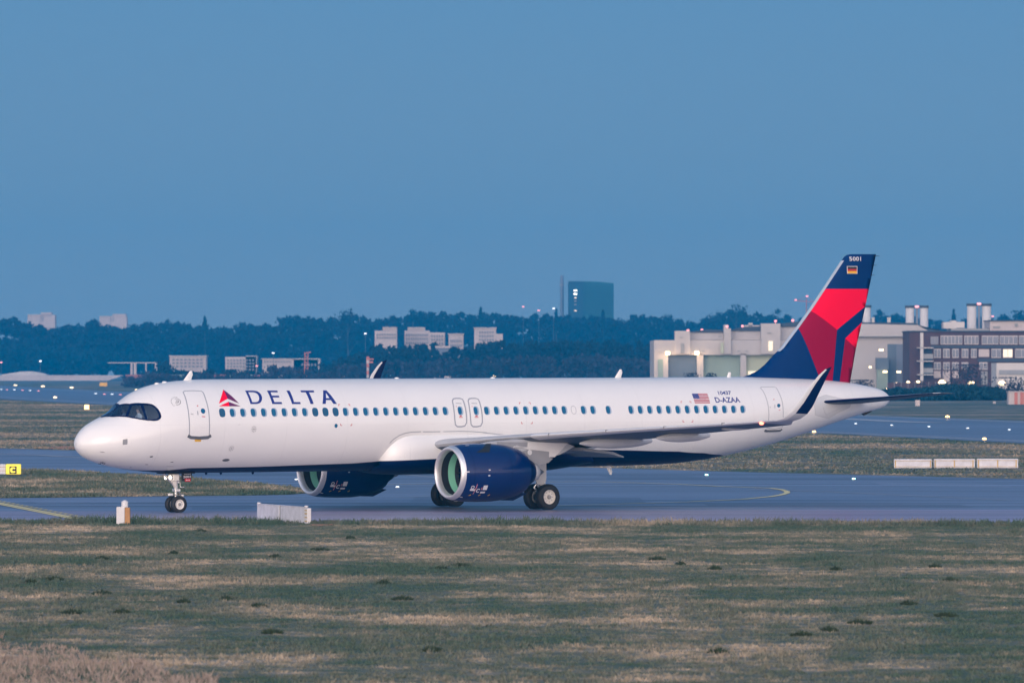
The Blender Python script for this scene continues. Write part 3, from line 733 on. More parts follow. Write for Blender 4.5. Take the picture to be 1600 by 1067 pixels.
for s in (1, -1):
    up_ = 0 if s == 1 else .34     # the far wing rides a little higher
    wstS = [(a, y, b+up_*abs(y)/16.4, c, d+up_*abs(y)/16.4, t, ny, nz) for a, y, b, c, d, t, ny, nz in wst]; wgsS = [(a, y, b+up_, c, d+up_, t, ny, nz) for a, y, b, c, d, t, ny, nz in wgs]
    wg = wing('wing', wstS, [M['wing_grey'], M['pale_grey'], M['underside_shade']], lambda i, u, k: 1 if i > 3 and (u < .09 or (u < .16 and k < 15)) else (2 if k > 14 else 0), air, s)
    wg['label'] = 'near wing, seen from its edge' if s == 1 else 'far wing, hidden behind the fuselage'
    wl_ = wing('winglet', wgsS, [M['wing_grey'], M['pale_grey'], M['navy_dark'], M['navy']], lambda i, u, k: (1 if u < .24 and i < 7 else (2 if i > 2 else 0)) if i > 0 else 0, wg, s)
    canoe(21.3, 24.95, -3.9, 3.05, 2.52, .62, wg, s); canoe(21.3, 25.2, -7.8, 3.30, 2.78, .50, wg, s); canoe(23.2, 26.1, -11.0, 3.52, 3.08, .44, wg, s); canoe(24.6, 26.5, -14.0, 3.82, 3.62, .26, wg, s)
    # slat joints along the leading edge
    mb = MB()
    for y in (-7.2, -9.7, -12.2, -14.7): mb.box(les(y)-.012, les(y)+.16, s*y-.012, s*y+.012, lez(y)-.05, lez(y)+up_*abs(y)/16.4+.07)
    mb.build('slat_joint', M['mid_grey'], wg)
    x, z = pin(1190, 662.2, -16.35); mb = MB(); mb.lathe([(-.09, .001), (-.07, .05), (0, .075), (.09, .06), (.13, .001)], 'x', (x-.02, s*-16.35, z), 12)
    mb.build('wingtip_lamp', M['beacon_lit'] if s == 1 else M['winglass'], wg, True)
# lowered inboard flap, in a darker grey that paints in the underwing shade
for s in (1, -1):
    mb = MB(); mb.prism([(22.6, 2.80), (24.3, 2.60), (24.9, 2.38), (24.85, 2.34), (24.2, 2.50), (22.7, 2.66)], s*-2.3, s*-6.1); mb.build('flap', M['mid_grey'], air, True)
# horizontal stabilisers
for s in (1, -1):
    st = []
    for (a, b, zl, y, t) in ((38.95, 42.2, 4.70, -.3, .085), (39.39, 42.45, 4.75, -1.0, .08), (40.9, 42.95, 4.96, -3.5, .07), (42.45, 43.48, 5.19, -6.0, .06), (42.75, 43.6, 5.21, -6.22, .05)):
        st.append((a, y, zl, b, zl-.03, t, 0, 1))
    hs = wing('stabiliser', st, [M['underside_shade'], M['pale_grey'], M['navy_dark']], lambda i, u, k: (2 if i < 3 else 1) if u < .06 else (1 if k < 14 else 0), air, s)
# stabiliser root plate
rp = crop([(860,560),(980,515),(1240,575),(1334,590),(1310,690),(1150,760),(1020,840),(830,790),(815,640)],1180,560,8.893)
skinpoly('stabiliser_plate', rp, M['pale_grey'], air, .006)
skinline('plate_seam', crop([(945,685),(960,750),(985,790),(1100,735),(1200,690)],1180,560,8.893), .03, M['softline'], air, .01)
skinline('plate_seam', rp, .025, M['softline'], air, .009, True)

# ---- engines
EXC, EYC, EZC = 15.62, 5.75, 1.73
outp = [(.10, 1.15), (.22, 1.20), (.45, 1.245), (.9, 1.285), (1.5, 1.30), (2.2, 1.295), (2.8, 1.24), (3.2, 1.16), (3.6, 1.04), (3.85, .93)]
def nacR(x): return float(np.interp(x, [p[0] for p in outp], [p[1] for p in outp]))
def nac(x, ph, s, off=.006):   # ph: 0 = up, positive towards port for s=1
    r = nacR(x)+off; return (EXC+x, -s*EYC-math.sin(ph)*r, EZC+math.cos(ph)*r)
def ninv(px, py):
    best = (1e9, 0, 0)
    x0, x1, p0, p1 = 0.1, 4.1, -.6, 2.9
    for it in range(6):
        for x in np.linspace(x0, x1, 13):
            for ph in np.linspace(p0, p1, 13):
                q = pp(*nac(x, ph, 1)); d = (q[0]-px)**2+(q[1]-py)**2
                if d < best[0]: best = (d, x, ph)
        wx, wp = (x1-x0)/5, (p1-p0)/5; x0, x1, p0, p1 = best[1]-wx/2, best[1]+wx/2, best[2]-wp/2, best[2]+wp/2
        x0 = max(x0, .1); x1 = min(x1, 4.1)
    return best[1], best[2]*1.25
def nskin(name, v, f, m, parent, s, off=.008, mi=None):
    return mk(name, [nac(a, b/1.25, s, off) for a, b in v], f, m, parent, True, mi)
KE = (665, 675, 8.892)
EC = [ninv(*p) for p in crop([(700,292),(790,242),(918,218),(885,290)], *KE)]
stick = [ninv(*p) for p in crop([(655,775),(650,810),(830,780),(790,845),(705,800),(730,820),(610,885),(740,885),(872,885),(485,908),(580,195),(855,195),(580,560),(890,535),(885,612)], *KE)]
eng = []
def engine(s):
    cxp = (EXC, -s*EYC, EZC)
    mb = MB(); mb.lathe([(3.85, .93), (3.85, .90), (3.3, .9)], 'x', cxp, 72)
    mb.lathe([(x, r) for x, r in outp if x >= .22], 'x', cxp, 72)
    e = mb.build('engine', [M['navy_gloss']], air, True); e['label'] = 'near engine with a silver inlet lip' if s == 1 else 'far engine, seen below the fuselage'
    mb = MB(); mb.lathe([(.22, 1.2), (.10, 1.165), (.03, 1.12), (0, 1.075), (.02, 1.03), (.08, 1.0), (.2, .975), (.3, .97)], 'x', cxp, 72); mb.build('inlet_lip', M['metal'], e, 'all')
    mb = MB(); mb.lathe([(.3, .97), (.66, .975), (1.03, .99), (1.24, .99)], 'x', cxp, 72, ms=[0, 1, 2]); mb.build('inlet_duct', [M['dark'], M['green_liner'], M['liner']], e, 'all')
    mb = MB()
    for k in range(20):
        t = 2*math.pi*k/20; v = []
        for r, tw in ((.25, .9), (.6, .6), (.97, .35)):
            for u in (-.11, .11):
                tt = t+u*math.sin(tw)*.9/r; v.append((cxp[0]+1.22+u*math.cos(tw)*1.2, cxp[1]+r*math.cos(tt), cxp[2]+r*math.sin(tt)))
        mb.add(v, [(0, 1, 3, 2), (2, 3, 5, 4)])
    mb.build('fan', M['fan_dark'], e, True)
    mb = MB(); mb.lathe([(1.36, .99), (1.36, .1)], 'x', cxp, 48); mb.build('fan_backing', M['dark'], e)
    mb = MB(); mb.lathe([(.74, .001), (.78, .07), (.92, .17), (1.14, .27), (1.30, .30)], 'x', cxp, 32); mb.build('spinner', M['liner'], e, 'all')
    mb = MB(); mb.lathe([(3.1, .84), (3.85, .71), (4.2, .62), (4.40, .51), (4.45, .44)], 'x', cxp, 48); mb.build('core_cowl', M['navy_dark'], e, 'all')
    mb = MB(); mb.lathe([(4.38, .455), (4.72, .37), (4.72, .34), (4.3, .36)], 'x', cxp, 40); mb.build('exhaust_nozzle', M['pale_grey'], e, 'all')
    mb = MB(); mb.lathe([(4.4, .29), (4.72, .26), (5.12, .04), (5.16, .001)], 'x', cxp, 32); mb.build('exhaust_cone', M['steel'], e, 'all')
    mb = MB()   # lower rear fairing
    mb.prism([(cxp[0]+2.6, cxp[2]-1.24), (cxp[0]+3.4, cxp[2]-1.26), (cxp[0]+4.15, cxp[2]-.95), (cxp[0]+3.8, cxp[2]-.90), (cxp[0]+3.3, cxp[2]-1.10)], cxp[1]-.14, cxp[1]+.14); mb.build('drain_fairing', M['navy_dark'], e)
    # seams, intake scoop, latches and warning stickers
    for x in (.62, 2.62): v, f = ribbon([(x, p) for p in np.linspace(-.6, 3.6, 40)], .018, .2); nskin('cowl_seam', v, f, M['navy_dark'], e, s, .003)
    v, f = fill2d([EC], .15); nskin('intake_scoop', v, f, M['dark'], e, s, .01)
    a = stick
    P = []
    def bx(c, w_, h_): return ([(c[0]-w_/2, c[1]-h_/2), (c[0]+w_/2, c[1]-h_/2), (c[0]+w_/2, c[1]+h_/2), (c[0]-w_/2, c[1]+h_/2)], [(0, 1, 2, 3)])
    P.append(ribbon([(a[0][0]+.07*math.cos(t), a[0][1]+.07*math.sin(t)) for t in np.linspace(0, 6.28, 14)], .035, .05)); P.append(bx(a[1], .24, .10)); P.append(bx(a[2], .22, .22)); P.append(bx(a[3], .24, .09))
    P.append(ribbon([(a[5][0]+.085*math.cos(t), a[5][1]+.085*math.sin(t)) for t in np.linspace(.7, 5.6, 12)], .04, .05))
    for k in range(9, 15): P.append(bx(a[k], .20 if k < 13 else .10, .045))
    v, f, mi = join(P); nskin('warning_sticker', v, f, M['sticker'], e, s, .01)
    P = [ribbon([(a[1][0]+.12, a[1][1]+.24), (a[0][0]+.19, a[0][1]-.16)], .03, .05), bx((a[3][0]-.12, a[3][1]-.2), .03, .12)]
    v, f, mi = join(P); nskin('sticker_stroke', v, f, M['pink'], e, s, .012)
    P = [ribbon([(a[k][0]-.03, a[k][1]+.03), (a[k][0]+.05, a[k][1]-.05)], .045, .05) for k in (6, 7, 8)]
    v, f, mi = join(P); nskin('latch_mark', v, f, M['yellow'], e, s, .012)
    # pylon
    mb = MB()
    yb = cxp[1]
    prof = [(17.0, 2.96), (18.0, 3.10), (19.3, 3.20), (21.6, 3.10), (22.3, 2.85), (21.5, 2.50), (20.6, 2.30), (19.8, 2.35), (19.0, 2.55), (18, 2.85)]
    mb.prism(prof, yb-.2, yb+.2); p = mb.build('pylon', M['wing_grey'], e, False)
    yq = yb-s*.215
    def pan(name, px, m, t): mb = MB(); mb.prism([pin(*p, -5.965) for p in px], yq-t, yq+t); return mb.build(name, M[m], e)
    pan('pylon_panel', [(776.8,691.3),(824.4,692),(822.3,699.4),(808,696.7),(800,700.8),(790,700.8),(776.8,696.7)], 'mid_grey', .01)
    pan('flap_track', [(824.4,691.5),(888,692),(877.4,703.5),(866.5,715),(857.7,715),(857.7,706.2),(824.4,702.8),(806.7,696.7),(800.6,700.8),(803,697.5),(824.4,699.5)], 'pale_grey', .02)
    pan('pylon_fairing', [(823,703.5),(857.7,706.8),(857.7,715.4),(863.8,717),(857,723.9),(840.7,727.3),(824.4,719.8),(812,708)], 'mid_grey', .012)
    hx, hz_ = pin(827.4, 707.8, -5.965); mb = MB(); mb.lathe([(-.03, .001), (-.03, .115), (.03, .125), (.03, .001)], 'y', (hx, yq, hz_), 16); mb.build('hinge_cover', M['pale_grey'], e)
    return e
for s in (1, -1): engine(s)
# ---- landing gear
def wheel(parent, c, r, w_, side, rimr):
    mb = MB(); h = w_/2
    flat = [(-h*.55, rimr), (-h*.95, rimr*1.12), (-h, r*.80), (-h*.93, r*.92), (-h*.72, r*.985), (-h*.35, r), (0, r), (h*.35, r), (h*.72, r*.985), (h*.93, r*.92), (h, r*.80), (h*.95, rimr*1.12), (h*.55, rimr)]
    mb.lathe(flat, 'y', c, 48)
    mb.v = [(x, y, max(z, .012)) for x, y, z in mb.v]
    t = mb.build('tyre', M['rubber'], parent, True)
    mb = MB()
    mb.lathe([(side*h*.80, rimr*1.1), (side*h*.84, rimr*1.02), (side*h*.70, rimr*.93), (side*h*.50, rimr*.86), (side*h*.46, rimr*.60), (side*h*.62, rimr*.50), (side*h*.62, rimr*.30)], 'y', c, 40)
    mb.lathe([(side*h*.62, rimr*.34), (side*h*.95, rimr*.28), (side*h*.98, .001)], 'y', c, 20, 1)
    for k in range(9):
        a = 2*math.pi*k/9; mb.tube([(c[0]+rimr*.72*math.cos(a), c[1]+side*h*.45, c[2]+rimr*.72*math.sin(a)), (c[0]+rimr*.72*math.cos(a), c[1]+side*h*.53, c[2]+rimr*.72*math.sin(a))], rimr*.075, 8, 1)
    mb.build('rim', [M['rim'], M['steel']], t if parent.parent is None else parent, True)
GZ = 0.0
ng = MB()
gx = 5.07
ng.tube([(gx-.05, 0, 1.9), (gx, 0, 1.05)], .10, 14); ng.tube([(gx, 0, 1.05), (gx, 0, .37)], .062, 12); ng.tube([(gx, -.30, .37), (gx, .30, .37)], .05, 12)
ng.tube([(gx-.75, 0, 1.85), (gx-.06, 0, 1.15)], .045, 10); ng.tube([(gx+.1, 0, .95), (gx+.30, 0, .72), (gx+.05, 0, .50)], .03, 8)
ng.tube([(gx+.02, -.18, 1.35), (gx+.02, .18, 1.35)], .05, 8); ng.bev(gx-.12, gx+.16, -.14, .14, .92, 1.06, .02)
ng.tube([(gx-.05, -.12, 1.75), (gx-.08, -.13, 1.0), (gx-.02, -.08, .6)], .012, 6); ng.tube([(gx+.12, -.1, 1.6), (gx+.16, -.12, 1.1)], .012, 6)
ng.tube([(gx-.42, -.05, .80), (gx+.35, -.05, .76)], .02, 6); ng.bev(gx-.42, gx-.20, -.10, .0, .74, .86, .015); ng.bev(gx+.25, gx+.36, -.1, 0, .70, .80, .01); ng.bev(gx+.20, gx+.42, -.06, 0, 1.10, 1.14, .01)
nose = ng.build('nose_gear', [M['chrome']], air, True)
for s in (-1, 1): wheel(nose, (gx, s*.25, .365), .378, .225, s, .205)
mb = MB(); mb.bev(gx-.30, gx+.06, -.26, .22, 1.36, 1.74, .06); mb.tube([(gx-.15, -.1, 1.4), (gx-.05, -.05, 1.12)], [.14, .08], 12); mb.build('drag_strut_housing', M['rim'], nose, True)
for y in (-.20, .20):
    mb = MB(); mb.lathe([(0, .075), (.09, .10), (.10, .10)], 'x', (gx-.42, y, 1.55), 16); l_ = mb.build('taxi_lamp', M['chrome'], nose, True)
    mb = MB(); mb.lathe([(-.43, .001), (-.43, .095), (-.40, .10)], 'x', (gx, y, 1.55), 16); mb.build('taxi_lamp_lens', M['lens_lit'], nose, True)
# plate with registration shorthand beside the nose leg
K2 = (240, 730, 13.333)
def yz(px, y): return pin(*px, y)
pl_ = [yz(p, -.34) for p in crop([(590,70),(800,70),(800,180),(788,240),(770,300),(740,315),(640,305),(590,300)], *K2)]
mb = MB(); mb.prism(pl_, -.34, -.30); gd = mb.build('gear_door', M['black'], nose)
def gtext(s, box):
    c = [np.array(yz(p, -.345)) for p in crop(box, *K2)]; v, f = text2d(s); o = []
    for a, b in v: q_ = (c[3]*(1-a)+c[2]*a)*(1-b)+(c[0]*(1-a)+c[1]*a)*b; o.append((q_[0], -.345, q_[1]))
    return mk('door_lettering', o, f, M['sticker'], nose)
gtext('ETOPS', [(645,133),(775,133),(775,166),(645,166)]); gtext('5001', [(622,190),(775,185),(775,228),(622,238)])
c = [yz(p, -.347) for p in crop([(652,248),(772,242),(768,308),(655,312)], *K2)]
mk('door_red_plate', [(a, -.347, b) for a, b in c], [(0, 1, 2, 3)], M['red_mark'], nose)
gt = [(a, -.352, b) for q_ in ((675,700),(708,725),(732,752)) for a, b in [yz(p, -.352) for p in crop([(q_[0],270),(q_[1],270),(q_[1],288),(q_[0],288)], *K2)]]
mk('door_small_print', gt, [(0, 1, 2, 3), (4, 5, 6, 7), (8, 9, 10, 11)], M['sticker'], nose)
mb = MB(); mb.bev(gx-.75, gx+.75, -.45, .45, 1.72, 1.80, .03); mb.build('gear_bay', M['dark'], nose)
for s in (-1, 1):   # -1 = port
    y = s*3.80; g = MB(); X = 21.97
    g.tube([(X-.1, y-s*.15, 3.0), (X, y, 1.35)], .15, 16); g.tube([(X, y, 1.35), (X, y, .58)], .10, 14); g.tube([(X, y-.50, .58), (X, y+.50, .58)], .07, 12)
    g.tube([(X-.05, y-s*1.6, 2.7), (X, y-s*.1, 1.6)], .07, 10); g.tube([(X-.16, y, 1.30), (X-.42, y, 1.0), (X-.12, y, .68)], .04, 8); g.tube([(X+.16, y+.05, 2.4), (X+.20, y, 1.5), (X+.10, y-.1, .8)], .02, 6)
    g.tube([(X-.35, y-.1, 1.6), (X-.28, y-.12, 1.05), (X-.1, y-.1, .62)], .035, 8)
    mg = g.build('main_gear', [M['chrome']], air, True); mg['label'] = 'near main landing gear' if s < 0 else 'far main landing gear'
    for k in (-1, 1):
        wheel(mg, (X, y+k*.465, .572), .585, .42, k, .30)
        mb = MB(); mb.lathe([(-.10, .22), (.10, .22)], 'y', (X, y+k*.23, .572), 24); mb.lathe([(k*.10, .22), (k*.10, .10)], 'y', (X, y+k*.23, .572), 24); mb.build('brake', M['steel'], mg, True)
    mb = MB(); yy = y-.0+s*.16
    mb.prism([(X-.62, 2.5), (X+.14, 2.5), (X+.14, 1.35), (X+.02, 1.12), (X-.30, 1.12), (X-.48, 1.4)], yy-.02, yy+.03); mb.build('gear_leg_door', M['pale_grey'], mg)
    mb = MB(); mb.bev(X-1.1, X+.9, y-.6, y+.6, 2.5, 2.72, .05); mb.build('gear_bay', M['mid_grey'], mg)

# ================================================================== people in the cockpit
def pilot(loc_y, label, turn):
    # seated figure in aircraft coordinates, one continuous skinned body
    nodes = {}; ev = []; rv = []; ed = []
    def n(name, p, r, par=None):
        nodes[name] = len(ev); ev.append(p); rv.append(r)
        if par is not None: ed.append((nodes[par], nodes[name]))
    y = 0; bx = 2.82; sz = 3.80
    n('pelvis', (bx, 0, sz), .15); n('waist', (bx+.02, 0, sz+.20), .13, 'pelvis'); n('chest', (bx+.02, 0, sz+.40), .155, 'waist'); n('neck', (bx-.01, 0, sz+.56), .06, 'chest')
    n('jaw', (bx-.05, 0, sz+.64), .072, 'neck'); n('head', (bx-.04, 0, sz+.73), .098, 'jaw'); n('crown', (bx-.03, 0, sz+.80), .07, 'head'); n('nose', (bx-.150, 0, sz+.70), .016, 'head')
    for s, t in ((-1, 'l'), (1, 'r')):
        n('sh'+t, (bx+.02, s*.19, sz+.46), .075, 'chest'); n('el'+t, (bx-.14, s*.25, sz+.24), .052, 'sh'+t); n('wr'+t, (bx-.40, s*.16, sz+.28), .034, 'el'+t); n('pa'+t, (bx-.46, s*.15, sz+.30), .036, 'wr'+t)
        for k in range(4): n('f%d'%k+t, (bx-.50, s*.15+(k-1.5)*.020, sz+.31), .011, 'pa'+t); n('g%d'%k+t, (bx-.535-(.008 if k in (1, 2) else 0), s*.15+(k-1.5)*.021, sz+.285), .009, 'f%d'%k+t)
        n('th'+t, (bx-.46, s*.15-s*.045, sz+.315), .012, 'pa'+t)
        n('kn'+t, (bx-.48, s*.14, sz+.02), .085, 'pelvis'); n('an'+t, (bx-.55, s*.13, sz-.40), .05, 'kn'+t); n('to'+t, (bx-.72, s*.13, sz-.41), .035, 'an'+t)
    me = bpy.data.meshes.new('person'); me.from_pydata(ev, ed, []); o = bpy.data.objects.new('person', me); COL.objects.link(o)
    sk = o.modifiers.new('skin', 'SKIN'); sk.use_smooth_shade = True
    for i, r in enumerate(rv): me.skin_vertices[0].data[i].radius = (r, r)
    me.skin_vertices[0].data[0].use_root = True
    o.modifiers.new('sub', 'SUBSURF').levels = 1; o.modifiers['sub'].render_levels = 1
    dg = bpy.context.evaluated_depsgraph_get(); m2 = bpy.data.meshes.new_from_object(o.evaluated_get(dg)); o.modifiers.clear(); o.data = m2; m2.name = 'person'
    m2.materials.clear(); m2.materials.append(M['shirt']); m2.materials.append(M['skin']); m2.materials.append(M['trousers'])
    for p in m2.polygons:
        c = p.center; p.use_smooth = True
        p.material_index = 1 if (c.z > sz+.585 or (c.x < bx-.42 and c.z > sz+.2)) else (2 if c.z < sz+.12 else 0)
    wx, wy = NX+0*cs-loc_y*sn, NY+loc_y*cs
    o.location = (wx, wy, .03); o.rotation_euler = (0, 0, YAW)
    tag(o, label, 'person')
    def child(name, mb, m): q = mb.build(name, M[m], o, True); return q
    mb = MB(); mb.lathe([(-.02, .100), (.03, .112), (.075, .098), (.11, .06), (.125, .001)], 'z', (bx-.015, 0, sz+.745), 20); child('hair', mb, 'hair')
    mb = MB()
    for s in (-1, 1): mb.lathe([(0, .001), (0, .035), (s*.03, .038), (s*.045, .02)], 'y', (bx-.03, s*.095, sz+.72), 12)
    mb.tube([(bx-.03, .115*math.sin(t), sz+.72+.125*math.cos(t)) for t in np.linspace(-1.5, 1.5, 12)], .009, 6); child('headset', mb, 'dark')
    mb = MB()
    for s in (-1, 1): mb.box(bx-.142, bx-.132, s*.035-.012, s*.035+.012, sz+.728, sz+.738)
    mb.box(bx-.125, bx-.112, -.022, .022, sz+.645, sz+.652); child('face_features', mb, 'dark')
M['shirt'] = mat('white_shirt', (.6, .6, .62), .8); M['skin'] = mat('skin', (.55, .33, .24), .6); M['trousers'] = mat('dark_trousers', (.02, .02, .03), .8); M['hair'] = mat('brown_hair', (.05, .03, .02), .7)
pilot(-.62, 'pilot in a white shirt and headset, seated behind the near side cockpit window', 0)
pilot(.62, 'pilot farther inside the cockpit, seen through the windscreen', 0)

# ================================================================== ground
def groundmat(name, cols, big=.02, tan_bias=.5, rough=.9, detail_scale=2.0, bump=.3):
    """Three-tone natural ground from world-space noise shared by soil and grass tufts."""
    m = bpy.data.materials.new(name); m.use_nodes = True; nt = m.node_tree; b = nt.nodes['Principled BSDF']
    geo = nt.nodes.new('ShaderNodeNewGeometry')
    mp = nt.nodes.new('ShaderNodeMapping'); mp.inputs['Scale'].default_value = (.50, .36, 0); nt.links.new(geo.outputs['Position'], mp.inputs[0])
    n1 = nt.nodes.new('ShaderNodeTexNoise'); n1.inputs['Scale'].default_value = big; n1.inputs['Detail'].default_value = 8; n1.inputs['Roughness'].default_value = .70; nt.links.new(mp.outputs[0], n1.inputs['Vector'])
    n2 = nt.nodes.new('ShaderNodeTexNoise'); n2.inputs['Scale'].default_value = detail_scale; n2.inputs['Detail'].default_value = 5; nt.links.new(mp.outputs[0], n2.inputs['Vector'])
    ad = nt.nodes.new('ShaderNodeMath'); ad.operation = 'MULTIPLY_ADD'; ad.inputs[1].default_value = .38; nt.links.new(n2.outputs[0], ad.inputs[0]); nt.links.new(n1.outputs[0], ad.inputs[2])
    r = nt.nodes.new('ShaderNodeValToRGB'); nt.links.new(ad.outputs[0], r.inputs[0])
    e = r.color_ramp.elements; k0 = tan_bias
    e[0].position = k0-.13; e[0].color = (*cols[0], 1); e[1].position = k0+.15; e[1].color = (*cols[2], 1)
    q = e.new(k0+.0); q.color = (*cols[1], 1)
    nt.links.new(r.outputs[0], b.inputs['Base Color']); b.inputs['Roughness'].default_value = rough; b.inputs['Specular IOR Level'].default_value = .15
    if bump:
        bp = nt.nodes.new('ShaderNodeBump'); bp.inputs['Strength'].default_value = bump; bp.inputs['Distance'].default_value = .3
        nt.links.new(n2.outputs[0], bp.inputs['Height']); nt.links.new(bp.outputs[0], b.inputs['Normal'])
    return m
GC = [(.070, .118, .086), (.158, .170, .132), (.49, .395, .295)]
M['grass'] = groundmat('winter_grass', GC, .26, .715)
M['grass_far'] = groundmat('far_grass', [(.055, .108, .080), (.15, .16, .13), (.41, .325, .245)], .06, .70, detail_scale=.6)
M['dirt'] = mat('bare_reddish_earth', (.42, .20, .12), .95, noise=.2, nscale=.8)
def asphalt(name, col, streak=.42):
    m = bpy.data.materials.new(name); m.use_nodes = True; nt = m.node_tree; b = nt.nodes['Principled BSDF']
    geo = nt.nodes.new('ShaderNodeNewGeometry')
    mp = nt.nodes.new('ShaderNodeMapping'); mp.inputs['Scale'].default_value = (.02, .5, 0); mp.inputs['Rotation'].default_value = (0, 0, R(-4)); nt.links.new(geo.outputs['Position'], mp.inputs[0])
    n1 = nt.nodes.new('ShaderNodeTexNoise'); n1.inputs['Scale'].default_value = .55; n1.inputs['Detail'].default_value = 6; nt.links.new(mp.outputs[0], n1.inputs['Vector'])
    n2 = nt.nodes.new('ShaderNodeTexNoise'); n2.inputs['Scale'].default_value = 3; n2.inputs['Detail'].default_value = 6; nt.links.new(geo.outputs['Position'], n2.inputs['Vector'])
    r = nt.nodes.new('ShaderNodeMapRange'); r.inputs[1].default_value = .35; r.inputs[2].default_value = .65; r.inputs[3].default_value = 1-streak; r.inputs[4].default_value = 1+streak; nt.links.new(n1.outputs[0], r.inputs[0])
    r2 = nt.nodes.new('ShaderNodeMapRange'); r2.inputs[3].default_value = .9; r2.inputs[4].default_value = 1.1; nt.links.new(n2.outputs[0], r2.inputs[0])
    mu = nt.nodes.new('ShaderNodeMath'); mu.operation = 'MULTIPLY'; nt.links.new(r.outputs[0], mu.inputs[0]); nt.links.new(r2.outputs[0], mu.inputs[1])
    mx = nt.nodes.new('ShaderNodeMix'); mx.data_type = 'RGBA'; mx.blend_type = 'MULTIPLY'; mx.inputs[0].default_value = 1; mx.inputs[6].default_value = (*col, 1); nt.links.new(mu.outputs[0], mx.inputs[7])
    nt.links.new(mx.outputs[2], b.inputs['Base Color']); b.inputs['Roughness'].default_value = .45; b.inputs['Specular IOR Level'].default_value = .5
    return m
M['asphalt'] = asphalt('taxiway_asphalt', (.150, .190, .285))
M['shoulder'] = asphalt('pale_shoulder', (.28, .265, .38), .22)
M['runway'] = asphalt('runway_asphalt', (.13, .165, .245))
M['line_white'] = mat('faded_white_paint', (.42, .43, .45), .6)
M['line_yellow'] = mat('yellow_paint', (.80, .68, .32), .6)
def sheet(name, pts, z, m, parent=None):
    v, f = fill2d([pts]); o = mk(name, [(a, b, z) for a, b in v], f, m, parent)
    bm = bmesh.new(); bm.from_mesh(o.data); bmesh.ops.recalc_face_normals(bm, faces=bm.faces)
    if bm.faces[:] and bm.faces[0].normal.z < 0: bmesh.ops.reverse_faces(bm, faces=bm.faces)
    bm.to_mesh(o.data); bm.free(); tag(o, kind='structure'); return o
sheet('ground', [(-2600, -60), (2600, -60), (2600, 4050), (-2600, 4050)], 0, M['grass_far'])
NEARG = [G(-500, 816), G(2100, 820), (80, 90), (-80, 90)]
sheet('near_grass', NEARG, .006, M['grass'])
pav = [G(-450, 814), G(1000, 816.5), G(2050, 819.5), G(2050, 762), G(1600, 748.5), G(1300, 741), G(1100, 736), G(950, 731.5), G(600, 720), G(117, 704), G(-450, 687)]
sheet('taxiway', pav, .012, M['asphalt'])
sheet('taxiway_shoulder', [G(-450, 814), G(1000, 816.5), G(2050, 819.5), G(2050, 796), G(-450, 799.5)], .018, M['shoulder'])
isl = [(-450,780),(0,778.5),(100,777.5),(250,775.5),(380,774.5),(450,773),(478,771),(488,768.5),(480,765.5),(455,761.5),(410,757.5),(360,753),(300,748.5),(230,744),(150,739.5),(90,737),(0,734),(-450,722)]
ISL = [G(*p) for p in isl]
sheet('grass_verge', ISL, .024, M['grass'])
rw = [G(-520, 594), G(0, 602.5), G(190, 612), G(700, 626.0), G(1340, 648.5), G(1600, 657.5), G(2200, 678), G(2200, 722), G(1600, 692.5), G(1300, 677.5), G(700, 653), G(180, 633), G(0, 623.5), G(-520, 597)]
sheet('runway', rw, .012, M['runway'])
def gline(name, pxs, w_, m, z=.03, step=2.0):
    v, f = ribbon([G(*p) for p in pxs], w_, step); o = mk(name, [(a, b, z) for a, b in v], f, m)
    tag(o, kind='structure'); return o
yl = [(600,757.5),(800,754.0),(930,752.8),(1060,757),(1130,760.5),(1180,762.2),(1205,763.2),(1222,765.5),(1229.5,768.2),(1230,770.5),(1222,773.3),(1205,776.2),(1161,780.4),(1076,784.6),(930,789),(840,791.5)]
gline('taxiway_marking', yl, .30, M['line_yellow'])
gline('taxiway_marking', [(930,790.5),(1250,799.5),(1700,803.5)], .25, M['line_white'])
gline('taxiway_marking', [(1170,764.5),(1300,769),(1450,776),(1580,782.2)], .20, M['line_white'])
gline('taxiway_marking', [(480,735.2),(640,742.5),(700,748)], .35, M['line_white'])
gline('taxiway_marking', [(420,781),(640,777),(760,771)], .20, M['line_white'])
gline('taxiway_marking', [(-200,703.5),(60,711.5),(117,714.5),(250,722)], .6, M['line_white'])
gline('runway_marking', [(-300,598.8),(0,605.4),(190,613.8),(700,629.2),(1250,646.2),(1380,651.2),(1600,659.8),(1900,671)], 1.4, M['line_white'], .03, 30)
gline('runway_marking', [(-300,603),(0,620.3),(180,630.6),(700,650.2),(1300,675.9),(1600,689.5),(1900,703)], 1.2, M['line_white'], .03, 30)
gline('runway_marking', [(1250,651),(1320,654.5),(1400,658.5),(1460,660.5)], 3, M['line_white'], .03, 30)
M['tar'] = mat('tar_seam', (.04, .045, .06), .5)
for q, w_ in (([(-100,791.5),(700,790),(1700,789.5)], .10), ([(-100,806),(800,806.8),(1700,807.6)], .05), ([(-100,788.2),(500,786.5),(1700,784.5)], .05)):
    gline('pavement_seam', q, w_, M['tar'], .022)
M['patch'] = asphalt('darker_asphalt_patch', (.115, .145, .22), .2); M['patch2'] = asphalt('paler_asphalt_patch', (.18, .22, .32), .2)
for q, m_ in (([(930,742),(1080,744),(1120,750),(960,748.5)], 'patch'), ([(1360,753),(1560,757),(1590,762),(1380,759)], 'patch2'), ([(650,776),(1000,778),(1010,786),(640,784)], 'patch'), ([(1100,787),(1500,788.5),(1520,793),(1110,792)], 'patch'), ([(20,703),(110,706),(115,713),(10,710)], 'patch2'), ([(40,781),(250,779.5),(255,785),(60,787)], 'patch2'), ([(300,790),(390,789),(395,795),(300,796)], 'patch')):
    sheet('asphalt_patch', [G(*p) for p in q], .016, M[m_])
